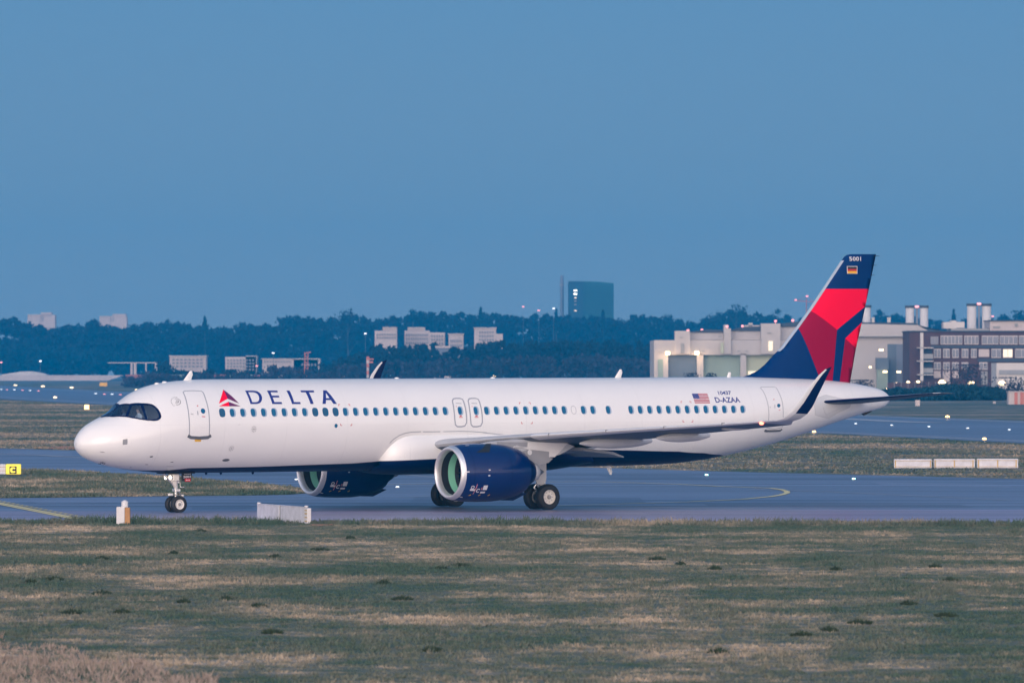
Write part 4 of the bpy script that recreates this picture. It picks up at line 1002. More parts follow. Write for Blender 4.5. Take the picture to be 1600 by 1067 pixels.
# holding position marking lower left: two solid and two dashed bars
def lerp(a, b, t): return (a[0]+(b[0]-a[0])*t, a[1]+(b[1]-a[1])*t)
A0, A1 = G(-60, 776.5), G(134, 815); dv = np.array(A1)-np.array(A0); L_ = np.linalg.norm(dv); dv /= L_; nvv = np.array([-dv[1], dv[0]])
if nvv[0] < 0: nvv = -nvv
v = []; f = []
for k, off in enumerate((0, .30)):
    q, g_ = ribbon([np.array(A0)+nvv*off, np.array(A1)+nvv*off], .25, 4); n0 = len(v); v += list(q); f += [tuple(i+n0 for i in w_) for w_ in g_]
for off in (.60, .84):
    t = 0
    while t < L_+1:
        q, g_ = ribbon([np.array(A0)+nvv*off+dv*t, np.array(A0)+nvv*off+dv*(t+1.0)], .16, 4); n0 = len(v); v += list(q); f += [tuple(i+n0 for i in w_) for w_ in g_]; t += 2.0
tag(mk('holding_marking', [(a, b, .03) for a, b in v], f, M['line_yellow']), kind='structure')
sheet('bare_earth', [G(482, 816), G(500, 815.2), G(530, 816), G(524, 820.5), G(496, 822.5), G(484, 821)], .03, M['dirt'])
sheet('bare_earth', [G(70, 815), G(110, 813.6), G(180, 815.4), G(176, 818.5), G(100, 819)], .03, M['dirt'])
sheet('bare_earth', [G(50, 698.9), G(117, 697.3), G(140, 699), G(130, 702.4), G(60, 701)], .03, M['dirt'])

# grass tufts: crossed blades scattered over the near field, thicker and paler where the straw lies
def vnoise(x, y, sc, seed):
    r = np.random.default_rng(seed); tab = r.random((64, 64)); x = x*sc; y = y*sc
    xi = np.floor(x).astype(int); yi = np.floor(y).astype(int); fx = x-xi; fy = y-yi; fx = fx*fx*(3-2*fx); fy = fy*fy*(3-2*fy)
    g = lambda a, b: tab[a % 64, b % 64]
    return (g(xi, yi)*(1-fx)+g(xi+1, yi)*fx)*(1-fy)+(g(xi, yi+1)*(1-fx)+g(xi+1, yi+1)*fx)*fy
def tufts(name, X, Y, hmin, hmax, wid, m, label, nb=4, z0=0.0):
    n = len(X); k = vnoise(X, Y*.45, .35, 3); hh = (hmin+(hmax-hmin)*rng.random(n)**2)*(.6+.9*k)
    V = np.zeros((n, nb, 3, 3)); 
    for b in range(nb):
        a = rng.random(n)*2*np.pi; r = rng.random(n)*wid*.8; cx = X+r*np.cos(a*3); cy = Y+r*np.sin(a*3)
        hw = wid*(.16+.16*rng.random(n)); ln = hh*(.7+.6*rng.random(n)); tx = (rng.random(n)-.5)*ln*1.3; ty = (rng.random(n)-.5)*ln*1.3
        V[:, b, 0] = np.stack([cx-hw*np.cos(a), cy-hw*np.sin(a), np.full(n, z0)], 1); V[:, b, 1] = np.stack([cx+hw*np.cos(a), cy+hw*np.sin(a), np.full(n, z0)], 1)
        V[:, b, 2] = np.stack([cx+tx, cy+ty, z0+ln], 1)
    V = V.reshape(-1, 3); me = bpy.data.meshes.new(name); nf = n*nb
    me.vertices.add(len(V)); me.vertices.foreach_set('co', V.ravel()); me.loops.add(nf*3); me.loops.foreach_set('vertex_index', np.arange(nf*3, dtype=np.int32))
    me.polygons.add(nf); me.polygons.foreach_set('loop_start', np.arange(0, nf*3, 3, dtype=np.int32)); me.polygons.foreach_set('loop_total', np.full(nf, 3, dtype=np.int32))
    me.materials.append(m); me.update(calc_edges=True); o = bpy.data.objects.new(name, me); COL.objects.link(o)
    tag(o, label, 'grass', kind='stuff'); return o
def frustum(n, py0, py1, marg=60):
    py = py0+(py1-py0)*rng.random(n); px = -marg+(1600+2*marg)*rng.random(n)
    d = F*H/(py-HOR+.2); return (px-800)*d/F, d
d0, d1 = 128, 272.5
nT = 130000; dd_ = np.sqrt(d0**2+(d1**2-d0**2)*rng.random(nT)); xx_ = (rng.random(nT)*2-1)*(.0855*dd_)
tufts('grass', xx_, dd_, .02, .085, .10, M['grass'], 'dull green and straw coloured winter grass covering the foreground', 5)
n = 1500; px = -60+400*rng.random(n)**1.3; py = 1090-105*rng.random(n)**.8*(1-(px+60)/520)+8*np.sin(px*.05); dq = F*H/(py-HOR)
M['dry'] = mat('dry_pale_grass', (.33, .265, .22), .95, noise=.25, nscale=2)
tufts('dry_grass', (px-800)*dq/F, dq, .05, .20, .09, M['dry'], 'pale dry taller grass at the bottom left corner', 5)
# the ragged lip of the verge against the taxiway
n = 7000; px = rng.random(n)*1800-100; py = 814.6+(px/1600)*4.0+rng.random(n)*4; dq = F*H/(py-HOR); tufts('grass', (px-800)*dq/F, dq, .08, .26, .12, M['grass'], 'longer grass fringe along the near edge of the taxiway', 5)
def scatter_poly(poly, n):
    P = np.array(poly); lo, hi = P.min(0), P.max(0); o = []
    while len(o) < n:
        q = lo+(hi-lo)*rng.random((n, 2)); x, y = q[:, 0], q[:, 1]; c = np.zeros(n, bool)
        for i in range(len(P)):
            x0, y0 = P[i]; x1, y1 = P[(i+1) % len(P)]
            if y0 == y1: continue
            c ^= ((y0 > y) != (y1 > y)) & (x < (x1-x0)*(y-y0)/(y1-y0)+x0)
        o += list(q[c])
    o = np.array(o[:n]); return o[:, 0], o[:, 1]
ISLv = [G(*p) for p in [(-80,780)]+isl[1:-1]+[(-80,731)]]
ix_, iy_ = scatter_poly(ISLv, 22000); sx_, sy_ = G(14, 742.5); kp = ~((ix_ < sx_+2.0) & (iy_ > sy_-14) & (iy_ < sy_+2)); ix_, iy_ = ix_[kp], iy_[kp]
tufts('grass', ix_, iy_, .06, .18, .22, M['grass'], 'green grass on the tapering verge left of the nose wheel', 4, .02)
mid = [G(-100, 699), G(117, 703), G(600, 719), G(950, 730.5), G(1100, 735), G(1300, 740), G(1600, 747.5), G(1700, 750), G(1700, 699), G(1600, 694.5), G(1300, 679.5), G(700, 655), G(180, 635), G(-100, 620)]
tufts('grass', *scatter_poly(mid, 45000), .05, .16, .40, M['grass_far'], 'grass strip between the taxiway and the runway', 4)
tus = crop([(628,62),(1095,84),(545,132),(860,142),(1000,120),(170,213),(318,258),(575,284),(706,276),(808,298),(228,318),(1200,225),(1378,180),(380,316),(850,380),(1257,275),(1350,436),(95,222),(320,148),(1440,170)],0,800,2)+crop([(452,150),(525,166),(1012,182),(1322,174),(1240,290),(990,373),(1088,350),(1358,327),(643,441),(905,388),(632,180),(1370,216)],800,800,2)
M['tussock'] = mat('dark_green_tussock', (.028, .052, .026), .9, noise=.3, nscale=4)
LMK = [(60, 'the painted holding bars'), (191, 'the white and ochre marker box'), (278, 'the nose wheel'), (360, 'the gap left of the white barrier'), (440, 'the white barrier'), (540, 'the far engine'), (640, 'the gap between the engines'), (735, 'the near engine'), (860, 'the main wheels'), (950, 'the belly antenna'), (1104, 'the pale green taxiway lamp'), (1229, 'the yellow curve'), (1334, 'the right taxiway lamp'), (1430, 'the leftmost white board'), (1560, 'the rightmost white board')]
used = {}
for i, (px, py) in enumerate(tus):
    lm = min(LMK, key=lambda q: abs(q[0]-px))[1]; zone = 'close to the taxiway' if py < 865 else ('a third down' if py < 910 else ('halfway down' if py < 955 else 'low in the picture'))
    tl = 'dark tussock below '+lm+', '+zone; used[tl] = used.get(tl, 0)+1
    if used[tl] > 1: tl = 'other '+tl
    x, y = G(px, py); n = 150; w_ = random.uniform(.15, .30); V = []; Fc = []
    for k in range(n):
        a = random.random()*6.283; r = w_*math.sqrt(random.random()); h = random.uniform(.09, .19)*(1.15-r/w_*.7); t = random.random()*3.14
        V += [(r*math.cos(a)-.03*math.cos(t), r*math.sin(a)-.03*math.sin(t), 0), (r*math.cos(a)+.03*math.cos(t), r*math.sin(a)+.03*math.sin(t), 0), (r*math.cos(a)*1.25, r*math.sin(a)*1.25, h)]
        Fc.append((3*k, 3*k+1, 3*k+2))
    tag(mk('grass_tussock', V, Fc, M['tussock'], loc=(x, y, .006)), tl, 'tussock', 'dark tussocks scattered over the foreground grass')

# ================================================================== airfield furniture
def lamp_thing(px, py, m, label, cat='light', group=None, h=.35, r=.22, D=None):
    x, y = G(px, py)
    if D: x, z = at(px, py, D); y = D
    k = y/400
    e = empty('airfield_light', (x, y, 0)); tag(e, label, cat, group)
    mb = MB(); mb.lathe([(0, r*.8), (.06, r*.8), (.07, r*.3), (h*.7, r*.25), (h*.7, r*.9)], 'z', (0, 0, 0), 10); mb.build('light_base', M['mid_grey'], e)
    mb = MB(); mb.lathe([(h*.7, r), (h*.95, r), (h*1.15, r*.7), (h*1.22, .001)], 'z', (0, 0, 0), 12); mb.build('lens', M[m], e, 'all')
    return e
LG = 'lamps along the far runway'
fars = [(24,604.2,'lamp_warm',.6,1.6,'warm edge lamp of the far runway, leftmost of three at the far left'),
 (67,606.0,'lamp_warm',.6,1.6,'warm edge lamp of the runway, middle one of three at the far left'),
 (112,608.2,'lamp_warm',.6,1.6,'warm edge lamp of the runway, rightmost of three at the far left'),
 (86,623.9,'lamp_warm',.5,1.0,'warm lamp on the near edge of the runway at the far left'),
 (213,610.6,'lamp_warm',.4,.9,'small warm lamp just above the cockpit roof line'),
 (1480.5,656,'lamp_amber',.45,.75,'amber lamp on the far edge of the runway, right of the tail'),
 (1538,691.2,'lamp_amber',.35,.5,'amber lamp on the near edge of the runway above the middle white board'),
 (1272,679.5,'lamp_amber',.35,.5,'amber lamp under the rear fuselage')]
for px, py, m, h, r, lb in fars: lamp_thing(px, py, m, lb, 'runway lamp', LG, h, r*.36)
ins = [(2,609.2,'lamp_white'),(11,609.8,'lamp_red'),(22.5,609.8,'lamp_white'),(35,610.6,'lamp_red'),(47,611,'lamp_white'),(60,611.8,'lamp_red'),(149.5,616,'lamp_white'),(163,617,'lamp_red'),(175,617,'lamp_white'),(188,617.8,'lamp_red')]
ORD = ('first', 'second', 'third', 'fourth', 'fifth')
for i, (px, py, m) in enumerate(ins): lamp_thing(px, py, m, ORD[sum(1 for q in ins[:i] if q[2] == m)]+' '+('white' if m == 'lamp_white' else 'red')+' inset lamp from the left edge in the far runway row', 'inset lamp', ('white' if m == 'lamp_white' else 'red')+' inset lamps at the far left', .22, .36)
for i, (px, py) in enumerate([(1337,663),(1393.5,665.5),(1451.5,667.8),(1512,670.2),(1577,672.6)]):
    lamp_thing(px, py, 'lamp_white', '%s small white lamp from the left in the runway centre row on the right' % ('first', 'second', 'third', 'fourth', 'fifth')[i], 'inset lamp', 'white centre lamps on the right', .12, .14)
for px, py, lb in ((1104, 744, 'pale green lamp at the taxiway edge below the belly antenna'), (1334, 750.2, 'pale green lamp on the taxiway, to the right under the tail')):
    lamp_thing(px, py, 'lamp_cyan', lb, 'taxiway lamp', 'pale green taxiway lamps', .11, .10)
for px, py, lb in ((463, 750.5, 'white lamp in the taxiway just left of the far engine inlet'), (527, 774.8, 'white lamp in the taxiway under the far engine'), (621, 762.3, 'white lamp in the taxiway behind the far engine')):
    lamp_thing(px, py, 'lamp_white', lb, 'taxiway lamp', 'white lamps set in the taxiway', .08, .10)
# yellow low board far left, amber marker
def boxthing(name, px0, px1, ytop, ybot, m, label, cat, depth=.4, group=None, post=None, D=None, bev=.03, yaw=0):
    d = D or F*H/(ybot-HOR); xa, zt = at(px0, ytop, d); xb, zb = at(px1, ybot, d); zb = max(zb, 0)
    e = empty(name, ((xa+xb)/2, d, 0), yaw); tag(e, label, cat, group); w_ = (xb-xa)/2
    mb = MB(); mb.bev(-w_, w_, 0, depth, zb+(.05 if not D else 0), zt, min(bev, w_*.2, depth*.3)); mb.build('panel', M[m], e)
    return e, w_, zb, zt
boxthing('marker_board', 155.5, 167.5, 597.6, 603.5, 'board_yellow' if 'board_yellow' in M else 'gold', 'wide yellow lit board beside the runway at the far left', 'marker board', 1.0)
boxthing('marker_board', 131.8, 138.8, 632.5, 640, 'lamp_amber', 'small amber marker on the grass above the airliner nose', 'marker board', .5)
M['board_yellow'] = mat('lit_yellow_board', (.85, .72, .05), .5, noise=.04, emit=(1, .82, .12), es=.35)
M['orange'] = mat('faded_orange', (.45, .23, .09), .6, noise=.15, nscale=3)
M['amber_trim'] = mat('ochre_trim', (.55, .38, .16), .6)
# yellow C sign with pale neighbour
xa, ya = G(9.2, 743.5); d = ya; X0, ZT = at(9.2, 724.8, d); X1, ZB = at(32.6, 742.6, d)
e = empty('taxiway_sign', ((X0+X1)/2, d, 0)); tag(e, 'yellow taxiway sign with a yellow C on a black square', 'sign'); hw = (X1-X0)/2
mb = MB(); mb.bev(-hw, hw, 0, .22, .10, ZT, .03); mb.build('sign_box', M['board_yellow'], e)
mb = MB(); mb.box(-hw-.02, hw+.02, -.02, .24, .05, .10); mb.build('sign_base', M['black'], e)
def sq(px0, px1, y0, y1):
    a, t = at(px0, y0, d); b, u = at(px1, y1, d); c = (X0+X1)/2; return a-c, b-c, u, t
a, b, u, t = sq(14.8, 26.0, 728.4, 739.8)
mb = MB(); mb.box(a, b, -.008, .02, u, t); mb.build('sign_field', M['black'], e)
cx, cz, rr, ri = (a+b)/2-.005, (u+t)/2, (t-u)*.40, (t-u)*.17
def cl(r, ex): return [(cx+rx(r, q, ex)[0], cz+rx(r, q, ex)[1]) for q in np.linspace(.50, 2*math.pi-.50, 26)]
def rx(r, q, ex): c, s = math.cos(q), math.sin(q); return (r*math.copysign(abs(c)**ex, c), r*math.copysign(abs(s)**ex, s))
pts = cl(rr, .85)+list(reversed([(cx+.03+ri*math.cos(q), cz+ri*math.sin(q)) for q in np.linspace(.7, 2*math.pi-.7, 18)]))
v, f = fill2d([pts]); mk('sign_letter', [(a_, -.014, b_) for a_, b_ in v], f, M['board_yellow'], e)
mb = MB()
X2, _ = at(-16, 730, d); e2 = empty('sign_box', ((X2+X0)/2, d+.1, 0)); tag(e2, 'pale grey back of a sign box cut by the left edge, beside the yellow C', 'sign'); h2 = (X0-X2)/2-.02
mb.bev(-h2, h2, 0, .2, .10, ZT, .02); mb.build('panel', M['sign_white'], e2)
mb = MB()
for z in (.30, .52): mb.box(-h2, h2, -.012, 0, z, z+.02)
mb.build('rib', M['orange'], e2)
# three white boards on the right
for i, (p0, p1, y0, y1) in enumerate([(1397, 1456, 717.0, 732.6), (1459, 1523.5, 716.8, 732.4), (1526.5, 1591, 716.4, 732.4)]):
    e, hw, zb, zt = boxthing('white_board', p0, p1, y0, y1, 'sign_white', ['leftmost of three long white sign boards on the grass right of the tail', 'middle one of three long white sign boards on the grass', 'rightmost of three long white sign boards on the grass'][i], 'sign board', .25, 'row of long white sign boards')
    mb = MB()
    for u in ((-.93, .93) if i == 0 else (-.93, 0, .9)): mb = MB(); mb.box(hw*u-.035, hw*u+.035, -.02, 0, zb+.10, zt-.07); mb.build('strut', M['amber_trim'], e)
    mb = MB()
    for z in (zb+.14, zt-.12): mb.box(-hw*.98, hw*.98, -.03, -.02, z, z+.022)
    mb.build('rail', M['amber_trim'], e)
    mb = MB()
    for u in (-.8, 0, .8): mb = MB(); mb.tube([(hw*u, .12, 0), (hw*u, .12, .08)], .04, 8); mb.build('foot', M['mid_grey'], e)
# white barrier in front of the taxiway
pA, pB = G(401.5, 813.2), G(480.5, 819.5)
e = empty('barrier', (pA[0], pA[1], 0), math.atan2(pB[1]-pA[1], pB[0]-pA[0])); Lb = math.hypot(pB[0]-pA[0], pB[1]-pA[1]); tag(e, 'low white two-panel barrier with a capped end post at the grass edge', 'barrier')
hb = at(401.5, 787.2, pA[1])[1]; hb2 = at(480, 793, pB[1])[1]; hb = (hb+hb2)/2
mb = MB(); mb.bev(0, Lb*.44, 0, .12, .03, hb, .02); mb.build('panel', M['sign_white'], e)
mb = MB(); mb.bev(Lb*.47, Lb*.93, 0, .12, .03, hb, .02); mb.build('panel', M['sign_white'], e)
mb = MB(); mb.box(Lb*.44, Lb*.47, .03, .10, .03, hb-.02); mb.build('joint', M['mid_grey'], e)
mb = MB(); mb.box(-.01, Lb*.95, -.01, .13, hb, hb+.025); mb.build('top_rail', M['sign_white'], e)
mb = MB(); mb.bev(Lb*.93, Lb, -.02, .16, .02, hb-.02, .02, 0)
ep = mb.build('end_post', M['white_plain'], e)
mb = MB()
for z, h in ((.12, .05), (.27, .05), (.42, .06), (hb-.14, .05)): mb.box(Lb*.955, Lb+.004, -.026, -.02, z, z+h)
mb.build('post_mark', M['amber_trim'], ep)
for x in (.10, Lb*.95): mb = MB(); mb.lathe([(hb, .05), (hb+.04, .09), (hb+.07, .07), (hb+.08, .001)], 'z', (x, .06, 0), 14); mb.build('cap', M['white_plain'], e, 'all')
# white and orange marker post
dm = G(190, 819.2)[1]; xa, zt = at(181.8, 791.5, dm); xm, _ = at(194.8, 800, dm); xb, _ = at(203, 800, dm)
e = empty('marker_post', (xa, dm, 0)); tag(e, 'white and ochre marker box with a short round white top, on the grass edge', 'marker post')
mb = MB(); mb.bev(0, xm-xa, 0, .3, 0, zt, .02); mb.build('white_box', M['white_plain'], e)
mb = MB(); mb.bev(xm-xa+.004, xb-xa, .02, .3, 0, zt-.03, .02); mb.build('ochre_box', M['orange'], e)
x1_, z1 = at(194.6, 783.5, dm); mb = MB(); mb.lathe([(zt-.02, .14), (z1, .14), (z1+.01, .10), (z1+.05, .07), (z1+.06, .001)], 'z', (x1_-xa, .15, 0), 18); mb.build('round_top', M['white_plain'], e, 'all')

# ================================================================== far buildings
M['hangar'] = mat('hangar_cladding', (.48, .445, .43), .7, noise=.05, nscale=.15)
M['hangar_dk'] = mat('dark_roof_felt', (.05, .065, .09), .8)
M['hangar_door_blue'] = mat('blue_grey_door', (.11, .15, .20), .6, noise=.08, nscale=.3)
M['hangar_door_green'] = mat('pale_green_door', (.24, .32, .28), .6, noise=.10, nscale=.2)
M['hangar_door_yellow'] = mat('pale_yellow_door', (.42, .46, .34), .6, noise=.08, nscale=.2)  # pale yellow-green tone of the third door
M['slot'] = mat('slot_grey', (.28, .28, .28), .6)
M['brick'] = mat('dark_red_brick', (.085, .040, .042), .85, noise=.12, nscale=.5)
M['concrete'] = mat('pale_concrete', (.60, .56, .53), .7, noise=.06, nscale=.3)
M['farwhite'] = mat('far_white_render', (.52, .45, .43), .7, noise=.06, nscale=.2)
M['window_dark'] = mat('far_window_glass', (.22, .22, .25), .5)
M['window_lit'] = mat('far_window_lit', (.9, .8, .6), .5, emit=(1, .85, .6), es=.55)
M['tower_glass'] = mat('tower_teal_glass', (.0, .075, .10), .6, noise=.1, nscale=.05)
M['steel_blue'] = mat('blue_grey_cladding', (.17, .20, .26), .6)
M['chimney'] = mat('white_chimney', (.62, .61, .62), .6, noise=.05, nscale=.2)
M['redwhite'] = mat('red_hut_paint', (.50, .16, .12), .6)
def bbox(mb, px0, px1, y0, y1, D, depth, m=0, front=0.0, cx=0):
    a, t = at(px0, y0, D); b, u = at(px1, y1, D); mb.box(a-cx, b-cx, front, front+depth, max(u, 0) if u < 3 else u, t, m)
def bpart(e, name, mname, boxes, D, depth, front=0.0, label=None):
    mb = MB()
    for q in boxes: bbox(mb, *q, D, depth, 0, front, e.location.x)
    o = mb.build(name, M[mname], e)
    if label: o['label'] = label
    return o
def building(name, px, D, label, cat='building', group=None):
    x, _ = at(px, 575, D); e = empty(name, (x, D, 0)); tag(e, label, cat, group); return e
GB = 618.8      # ground line at 1500 m
# --- big hangar
D = 1500
e = building('hangar', 1022, D, 'long pale hangar with stepped roof and tall doors behind the tail', 'hangar'); HG = e
bpart(e, 'wall', 'hangar', [(1022, 1044, 531.5, GB), (1089, 1099, 553, GB), (1157, 1166, 553, GB), (1212, 1222, 553, GB), (1044, 1300, 531.5, 554.5), (1222, 1300, 554.5, GB)], D, 45)
bpart(e, 'upper_wall', 'hangar', [(1078, 1131, 519, 531), (1142, 1189, 516, 531), (1219, 1300, 510, 531)], D, 40, 3)
bpart(e, 'tower', 'hangar', [(1054.5, 1078, 517, 553)], D, 6, -1.0); bpart(e, 'tower', 'hangar', [(1131, 1142, 513, 553)], D, 6, -1.0); bpart(e, 'tower', 'hangar', [(1189, 1219, 505.5, 553)], D, 6, -1.0)
mb = MB()
for (p0, p1, ya_, yb_, yc_) in ((1076, 1134, 518.5, 515.5, 519.2), (1140, 1192, 516, 509.5, 517), (1217, 1302, 506, 500.5, 510.5)):
    xa, z0 = at(p0, ya_, D); xb, z1 = at(p1, yb_, D); zc = at(p0, yc_, D)[1]; cx = e.location.x
    mb.prism([(xa-cx, zc), (xb-cx, zc), (xb-cx, z1), ((xa+xb)/2-cx, (z0+z1)/2+.35), (xa-cx, z0)], 2.5, 40)
mb.build('roof', M['hangar_dk'], e)
bpart(e, 'door', 'hangar_door_blue', [(1044, 1089, 554.5, GB)], D, 1, 2.0); bpart(e, 'door', 'hangar_door_green', [(1099, 1157, 554.5, GB)], D, 1, 2.0); bpart(e, 'door', 'hangar_door_yellow', [(1166, 1212, 554.5, GB)], D, 1, 2.0)
bpart(e, 'side_door', 'hangar_door_green', [(1028, 1036, 561, GB)], D, .3, -.2)
for px0, px1, y0, y1, mm in ((1063.5, 1069, 536.5, 552, 'slot'), (1125.5, 1130.5, 535, 552, 'hangar_door_yellow'), (1200.5, 1207, 533, 548, 'window_lit'), (1062, 1067, 526.5, 528, 'slot'), (1122, 1128, 525, 526.6, 'slot'), (1199, 1205, 519.5, 521, 'slot'), (1096, 1101, 548, 549.2, 'slot'), (1152, 1157, 547.6, 548.8, 'slot'), (1164, 1169, 547.6, 548.8, 'slot'), (1028, 1034, 549, 550, 'slot')):
    bpart(e, 'wall_slot', mm, [(px0, px1, y0, y1)], D, .3, -1.3)
bpart(e, 'roof_unit', 'hangar', [(1133, 1140, 507, 513)], D, 5, 8); bpart(e, 'roof_unit', 'hangar', [(1173, 1179, 504, 509)], D, 5, 12); bpart(e, 'roof_unit', 'hangar', [(1166, 1190, 507.5, 511)], D, 5, 12)
for px, py in ((1043, 552), (1088.5, 551.5)):
    x, z = at(px, py, D); mb = MB(); mb.bev(x-e.location.x-.55, x-e.location.x+.55, -1.9, -1.05, z-.4, z+.45, .15); mb.build('flood_lamp', M['lamp_warm'], e)
    l = bpy.data.lights.new('hangar_lamp_light', 'POINT'); l.energy = 320; l.color = (1, .66, .36); l.shadow_soft_size = .5; lo = bpy.data.objects.new('hangar_lamp_light', l); COL.objects.link(lo); lo.location = (x, D-2.6, z-.8)
for px, py in ((1076, 516), (1098, 515.2), (1137.5, 509.8), (1161.5, 509.2), (1213.5, 501.3), (1240.5, 500.4)):
    x, z = at(px, py, D); mb = MB(); mb.box(x-e.location.x-.06, x-e.location.x+.06, 6, 6.12, z-1.2, z-.1); mb.lathe([(z-.15, .3), (z+.15, .3), (z+.28, .001)], 'z', (x-e.location.x, 6.06, 0), 10); mb.build('obstruction_lamp', M['lamp_red'], e)
x, z = at(1175.5, 582.5, D)
mb = MB(); mb.box(x-e.location.x-.9, x-e.location.x+.9, 1.6, 1.9, z-.5, z+.4); mb.build('lit_window', M['window_lit'], e)
# --- second hangar, right of the fin
D = 1480
e = building('hangar', 1300, D, 'second pale hangar right of the fin, with tall grey doors', 'hangar')
mb = MB(); cx = e.location.x
P_ = lambda px, py: (at(px, py, D)[0]-cx, at(px, py, D)[1])
mb.prism([P_(1302, 525.4), P_(1424, 525.4), P_(1450, 516.5), P_(1434, 508), P_(1302, 505)], 0, 45); mb.build('upper_wall', M['hangar'], e)
bpart(e, 'wall', 'hangar', [(1302, 1387, 526, GB+.5), (1387, 1426, 526, 537.5)], D, 40, 1.0)
bpart(e, 'eaves', 'slot', [(1302, 1424, 525.2, 526.2)], D, 2, -.4)
mb = MB(); mb.prism([P_(1302, 505), P_(1434, 508), P_(1450, 516.6), P_(1478, 517.5), P_(1440, 512), P_(1432, 504.5), P_(1302, 503)], .5, 45); mb.build('roof', M['hangar_dk'], e)
bpart(e, 'door', 'hangar_door_blue', [(1387, 1401, 537.5, GB+.5)], D, 1, 1.0); bpart(e, 'door', 'steel_blue', [(1401, 1420, 537.5, GB+.5)], D, 1, .6)
bpart(e, 'annex', 'hangar_door_blue', [(1368, 1387, 559, 577)], D, 4, -4); bpart(e, 'annex_lower', 'hangar_door_green', [(1369, 1386, 577.5, GB+.5)], D, 3, -3.6)
for px, py, w_ in ((1375, 546.8, .5), (1381, 580.6, .5), (1402.5, 581, .5), (1358, 573.5, .3)):
    x, z = at(px, py, D); mb = MB(); mb.bev(x-cx-w_, x-cx+w_, -5, -4.5, z-.22, z+.22, .08); mb.build('wall_lamp', M['lamp_warm'], e)
# --- brick office building
D = 1440
e = building('office_building', 1420, D, 'dark brick office block with rows of windows at the right edge', 'building'); cx = e.location.x; GB2 = HOR+F*H/D
bpart(e, 'wall', 'brick', [(1421, 1680, 518, GB2)], D, 25)
bpart(e, 'parapet', 'hangar_dk', [(1419.5, 1682, 516.6, 518.4)], D, 26, -.5)
def win(e, p0, p1, y0, y1, D, n, lit=False, frame='concrete', fr=.0):
    mb = MB(); bbox(mb, p0, p1, y0, y1, D, .25, 0, -.25+fr, e.location.x); w_ = mb.build('window', M[frame], e)
    step = (p1-p0)/n; mb = MB()
    for k in range(n): bbox(mb, p0+step*k+.5, p0+step*(k+1)-.5, y0+1.2, y1-1.2, D, .1, 0, -.36+fr, e.location.x)
    mb.build('pane', M['window_lit' if lit else 'window_dark'], w_)
for p0, p1, n in ((1469.5, 1503.5, 6), (1506.5, 1529, 4), (1534, 1560, 3), (1562, 1590, 4), (1592, 1640, 6)): win(e, p0, p1, 524.5, 538, D, n)
for p0, p1 in ((1454, 1466),): win(e, p0, p1, 526, 538, D, 2, False, 'mid_grey')
for p0, p1, l in ((1459, 1470, 0), (1473.5, 1484, 0), (1487.5, 1498, 0), (1502.5, 1513, 0), (1517, 1526, 0), (1549, 1564, 0), (1567, 1582, 1), (1586, 1606, 0)): win(e, p0, p1, 545, 559, D, 2, bool(l))
bpart(e, 'blind', 'farwhite', [(1529, 1545.5, 545.5, 557.5)], D, .3, -.4)
for p0, p1 in ((1459, 1470), (1473.5, 1484), (1487.5, 1498), (1502.5, 1513), (1530, 1543)): win(e, p0, p1, 566, 577.5, D, 2)
bpart(e, 'lower_panel', 'farwhite', [(1459, 1470, 579.5, 590.5)], D, .3, -.3); bpart(e, 'lower_panel', 'farwhite', [(1473, 1484.5, 579.5, 601)], D, .3, -.3); bpart(e, 'lower_panel', 'farwhite', [(1488, 1498, 580, 590.5)], D, .3, -.3); bpart(e, 'lower_panel', 'slot', [(1533, 1543, 580, 601)], D, .3, -.3)
bpart(e, 'string_course', 'hangar_dk', [(1455, 1680, 540, 543.5)], D, .4, -.35)
bpart(e, 'string_course', 'hangar_dk', [(1528, 1680, 560.5, 565)], D, .4, -.35)
bpart(e, 'stair_tower', 'concrete', [(1436, 1440.5, 520, 595)], D, 1.5, -5); 
for y in (543.5, 564.2, 585.3): bpart(e, 'stair_landing', 'concrete', [(1432, 1456.5, y-.6, y+.7)], D, 5, -5)
for y in (555.5, 577.5): bpart(e, 'stair_rail', 'slot', [(1440, 1456, y-2.5, y+5)], D, .2, -4.6)
bpart(e, 'recess', 'hangar_dk', [(1441, 1456, 545, 563), (1441, 1456, 566, 584)], D, .4, -.4)
bpart(e, 'penthouse', 'farwhite', [(1548.5, 1680, 501.5, 517)], D, 18, 3)
bpart(e, 'penthouse_roof', 'hangar_dk', [(1547, 1682, 500, 501.5)], D, 19, 2.5); bpart(e, 'penthouse_vent', 'slot', [(1553, 1564, 509.5, 512.5), (1587, 1592, 505, 510)], D, .3, 2.6)
bpart(e, 'roof_plant', 'concrete', [(1477, 1489, 503, 513), (1489, 1497, 500.5, 513), (1497, 1510, 502.5, 512)], D, 6, 6); bpart(e, 'roof_deck', 'slot', [(1488, 1548, 513, 517)], D, 14, 4)
# --- chimneys
def chimneys(pxs, y0, y1, D, label, ladder=None):
    for i, (a, b, lb) in enumerate(pxs):
        e = building('chimney', (a+b)/2, D, lb, 'chimney', 'white round chimneys on the hangar roofs'); r = (at(b, 500, D)[0]-at(a, 500, D)[0])/2; zt = at(a, y0, D)[1]
        mb = MB(); mb.lathe([(0, r*1.02), (zt, r), (zt, r*.8)], 'z', (0, 0, 0), 20); mb.build('shaft', M['chimney'], e, True)
        mb = MB(); mb.lathe([(zt-.1, r*1.15), (zt+.45, r*1.15), (zt+.45, .001)], 'z', (0, 0, 0), 20); mb.build('cap', M['hangar_dk'], e, True)
chimneys([(1415, 1428.2, 'white chimney of the middle pair on the hangar roof, left one'), (1437.2, 1450.2, 'white chimney of the middle pair on the hangar roof, right one')], 480.5, 0, 1500, '')
chimneys([(1511, 1525.5, 'tall white chimney of the rightmost pair, left one'), (1534.2, 1548.5, 'tall white chimney of the rightmost pair, right one')], 477.5, 0, 1475, '')
